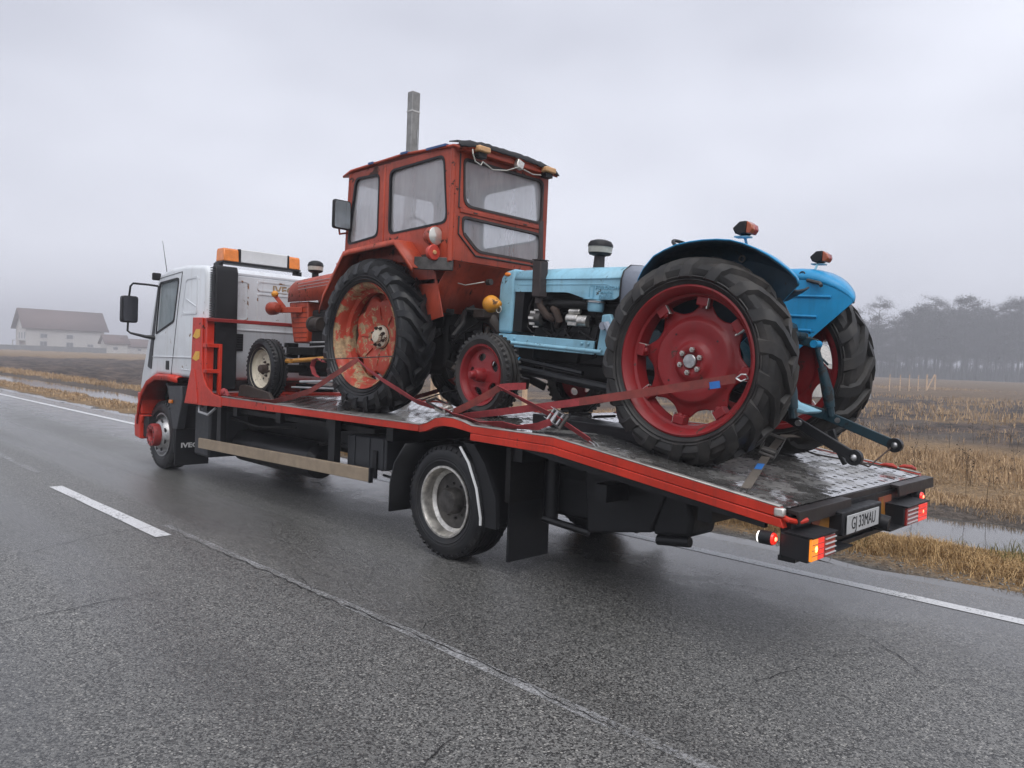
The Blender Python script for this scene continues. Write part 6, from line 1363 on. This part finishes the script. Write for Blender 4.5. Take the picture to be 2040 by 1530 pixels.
MB().ribbon(lp, .05, (.2, 1, .1)).build('loop', M['strap'], s4)
hp = onY(447, 786, -4.12); hp.z = max(hp.z, dz(hp.x)+.03)
MB().sphere(hp+Vector((.02, 0, .03)), .045, 10, 7, (1, .8, 1)).tube([hp, hp+Vector((-.06, .01, .05)), hp+Vector((-.09, .0, .0)), hp], .02, 6, closed=True).build('knot', M['strap'], s4)
rp = onY(885, 818, -4.22); rp.z = max(rp.z, dz(rp.x)+.03); ratchet(s4, rp, b5-rp+Vector((0, 0, .0)), (0, .3, 1), 1.25, 'steel_dirty')
# far side strap glimpsed between the tractors
f0, f1 = onY(848, 783, -5.75), onY(905, 764, -5.9)
s5 = thing('lashing_strap', 'dark red strap on the far side between the two tractors', 'strap', (f0.x, f0.y, dz(f0.x)))
MB().ribbon(sag(f0-(f1-f0)*.6, f1+(f1-f0)*.4, .02, 6), .05, (0, 0, 1)).build('webbing', M['strap_dirty'], s5)
# muddy rear ratchet strap
d0 = Vector((2.15, -4.22, dz(2.15)+.012)); d1 = onX(1527, 908, 2.34); d2 = onX(1556, 872, 2.48); d3 = onX(1600, 869, 2.52)
s6 = thing('lashing_strap', 'muddy grey brown ratchet strap behind the blue rear wheel', 'strap', d0)
MB().ribbon([d0, d0.lerp(d1, .5), d1, d1.lerp(d2, .5), d2, d2.lerp(d3, .15)+Vector((0, 0, .012)), d3, d3+(d3-d2)*1.2], .058, [(1, .35, 0)]*5+[(.9, .1, .2)]*3).build('webbing', M['strap_brown'], s6)
MB().beam(d0.lerp(d1, .55), d0.lerp(d1, .72), .045, .008).build('tag', M['bluetag'], s6)
ratchet(s6, d1.lerp(d2, .1), d2-d0, (-.4, .3, 1), 1.5, 'steel_dark'); hook(s6, d0, d0-d1, 'steel_dark', 1.2)
# chains
def chain(name, label, pts, r=.006, L=.034, hooks=None):
    t = thing(name, label, 'chain', pts[0]); P = []; 
    for a, b_ in zip(pts[:-1], pts[1:]):
        a, b_ = Vector(a), Vector(b_); n = max(1, int((b_-a).length/(L*.72)))
        for i in range(n): P.append((a.lerp(b_, (i+.5)/n), (b_-a).normalized()))
    mb = MB()
    for i, (p_, d) in enumerate(P):
        u = Vector((0, 0, 1)) if i % 2 == 0 else Vector((0, 1, 0)).cross(d)
        s_ = d.cross(u); s_ = s_.normalized() if s_.length > .01 else Vector((0, 1, 0))
        ring = [p_+d*(L/2*math.cos(t_))+s_*(L*.32*math.sin(t_)) for t_ in [k*math.pi/4 for k in range(8)]]; mb.tube(ring, r, 5, closed=True)
    mb.build('links', M['chain'], t)
    for q in hooks or []:
        q = Vector(q); MB().tube([q+Vector((.05, .02, .01)), q+Vector((.02, .01, .018)), q+Vector((-.03, -.01, .015)), q+Vector((-.06, -.02, .0))], [.008, .014, .016, .009], 8).build('red_hook', M['truck_red'], t)
    return t
ce = [(2.75, -5.75, dz(2.75)+.10), (2.45, -5.95, dz(2.45)+.035), (2.15, -6.15, dz(2.15)+.03), (1.95, -6.28, dz(1.95)+.03)]
chain('tie_chain', 'rusty tie down chain with red hooks at the rear right corner of the deck', ce, hooks=[(2.02, -6.24, dz(2.02)+.03), (1.92, -6.36, dz(1.92)+.035)])
q0 = onY(840, 797, -5.6); q1 = onY(882, 783, -5.55); q2 = onY(905, 778, -5.5); q0.z = max(q0.z, dz(q0.x)+.02)
chain('tie_chain', 'dark tie down chain between the two tractors', [q0, q1, q2, q2+Vector((-.3, .1, .05))])
q3 = onY(893, 800, -4.75); q4 = onY(905, 822, -4.6); q4.z = max(q4.z, dz(q4.x)+.02); chain('tie_chain', 'short chain hanging beside the blue tractor front wheel', [q3, q4], .005, .028)
# black ramp box between the blue wheels, chock board under the red front wheel
rp = thing('loading_ramp', 'black steel loading ramp lying on the deck under the blue tractor', 'ramp', (3.6, -4.85, dz(3.6)))
def ramp_z(x): return dz(x)+.006
for (y0, y1) in ((-4.62, -4.90),):
    MB().add([(4.25, y0, dz(4.25)+.02), (3.0, y0, dz(3.0)+.02), (3.0, y0, dz(3.0)+.12), (4.25, y0, dz(4.25)+.10), (4.25, y1, dz(4.25)+.02), (3.0, y1, dz(3.0)+.02), (3.0, y1, dz(3.0)+.12), (4.25, y1, dz(4.25)+.10)], [(0, 1, 2, 3), (4, 7, 6, 5), (0, 4, 5, 1), (3, 2, 6, 7), (0, 3, 7, 4), (1, 5, 6, 2)]).build('ramp_body', M['black_wet'], rp, bevel=.008)
    for k in range(5): MB().box((4.1-k*.24, (y0+y1)/2, dz(4.1-k*.24)+.125), (.02, .26, .02)).build('tread_bar', M['black_wet'], rp)
cb = thing('chock_board', 'dark wooden board leaning by the red tractor front wheel', 'board', (8.5, -4.38, dz(8.5)))
MB().prism([(8.95, 1.115), (8.12, 1.115), (8.20, 1.19), (8.80, 1.26), (8.92, 1.24)], -4.44, -4.40).build('board', M['grime_brown'], cb, bevel=.004)

# ---------------------------------------------------------------- drizzle haze round the whole place
hz = NT('haze_air'); pv = hz.n('VolumePrincipled'); pv.inputs['Color'].default_value = (.93, .94, 1.0, 1); pv.inputs['Density'].default_value = HAZE; pv.inputs['Anisotropy'].default_value = 0.0
hz.t.links.new(pv.outputs[0], hz.out.inputs['Volume'])
hb = MB().bb((-950, -1200, -2.0), (1250, 950, 37.0)).build('haze', hz.m, smooth=False); tag(hb, 'thin grey drizzle haze over the fields', 'haze', None, 'stuff')
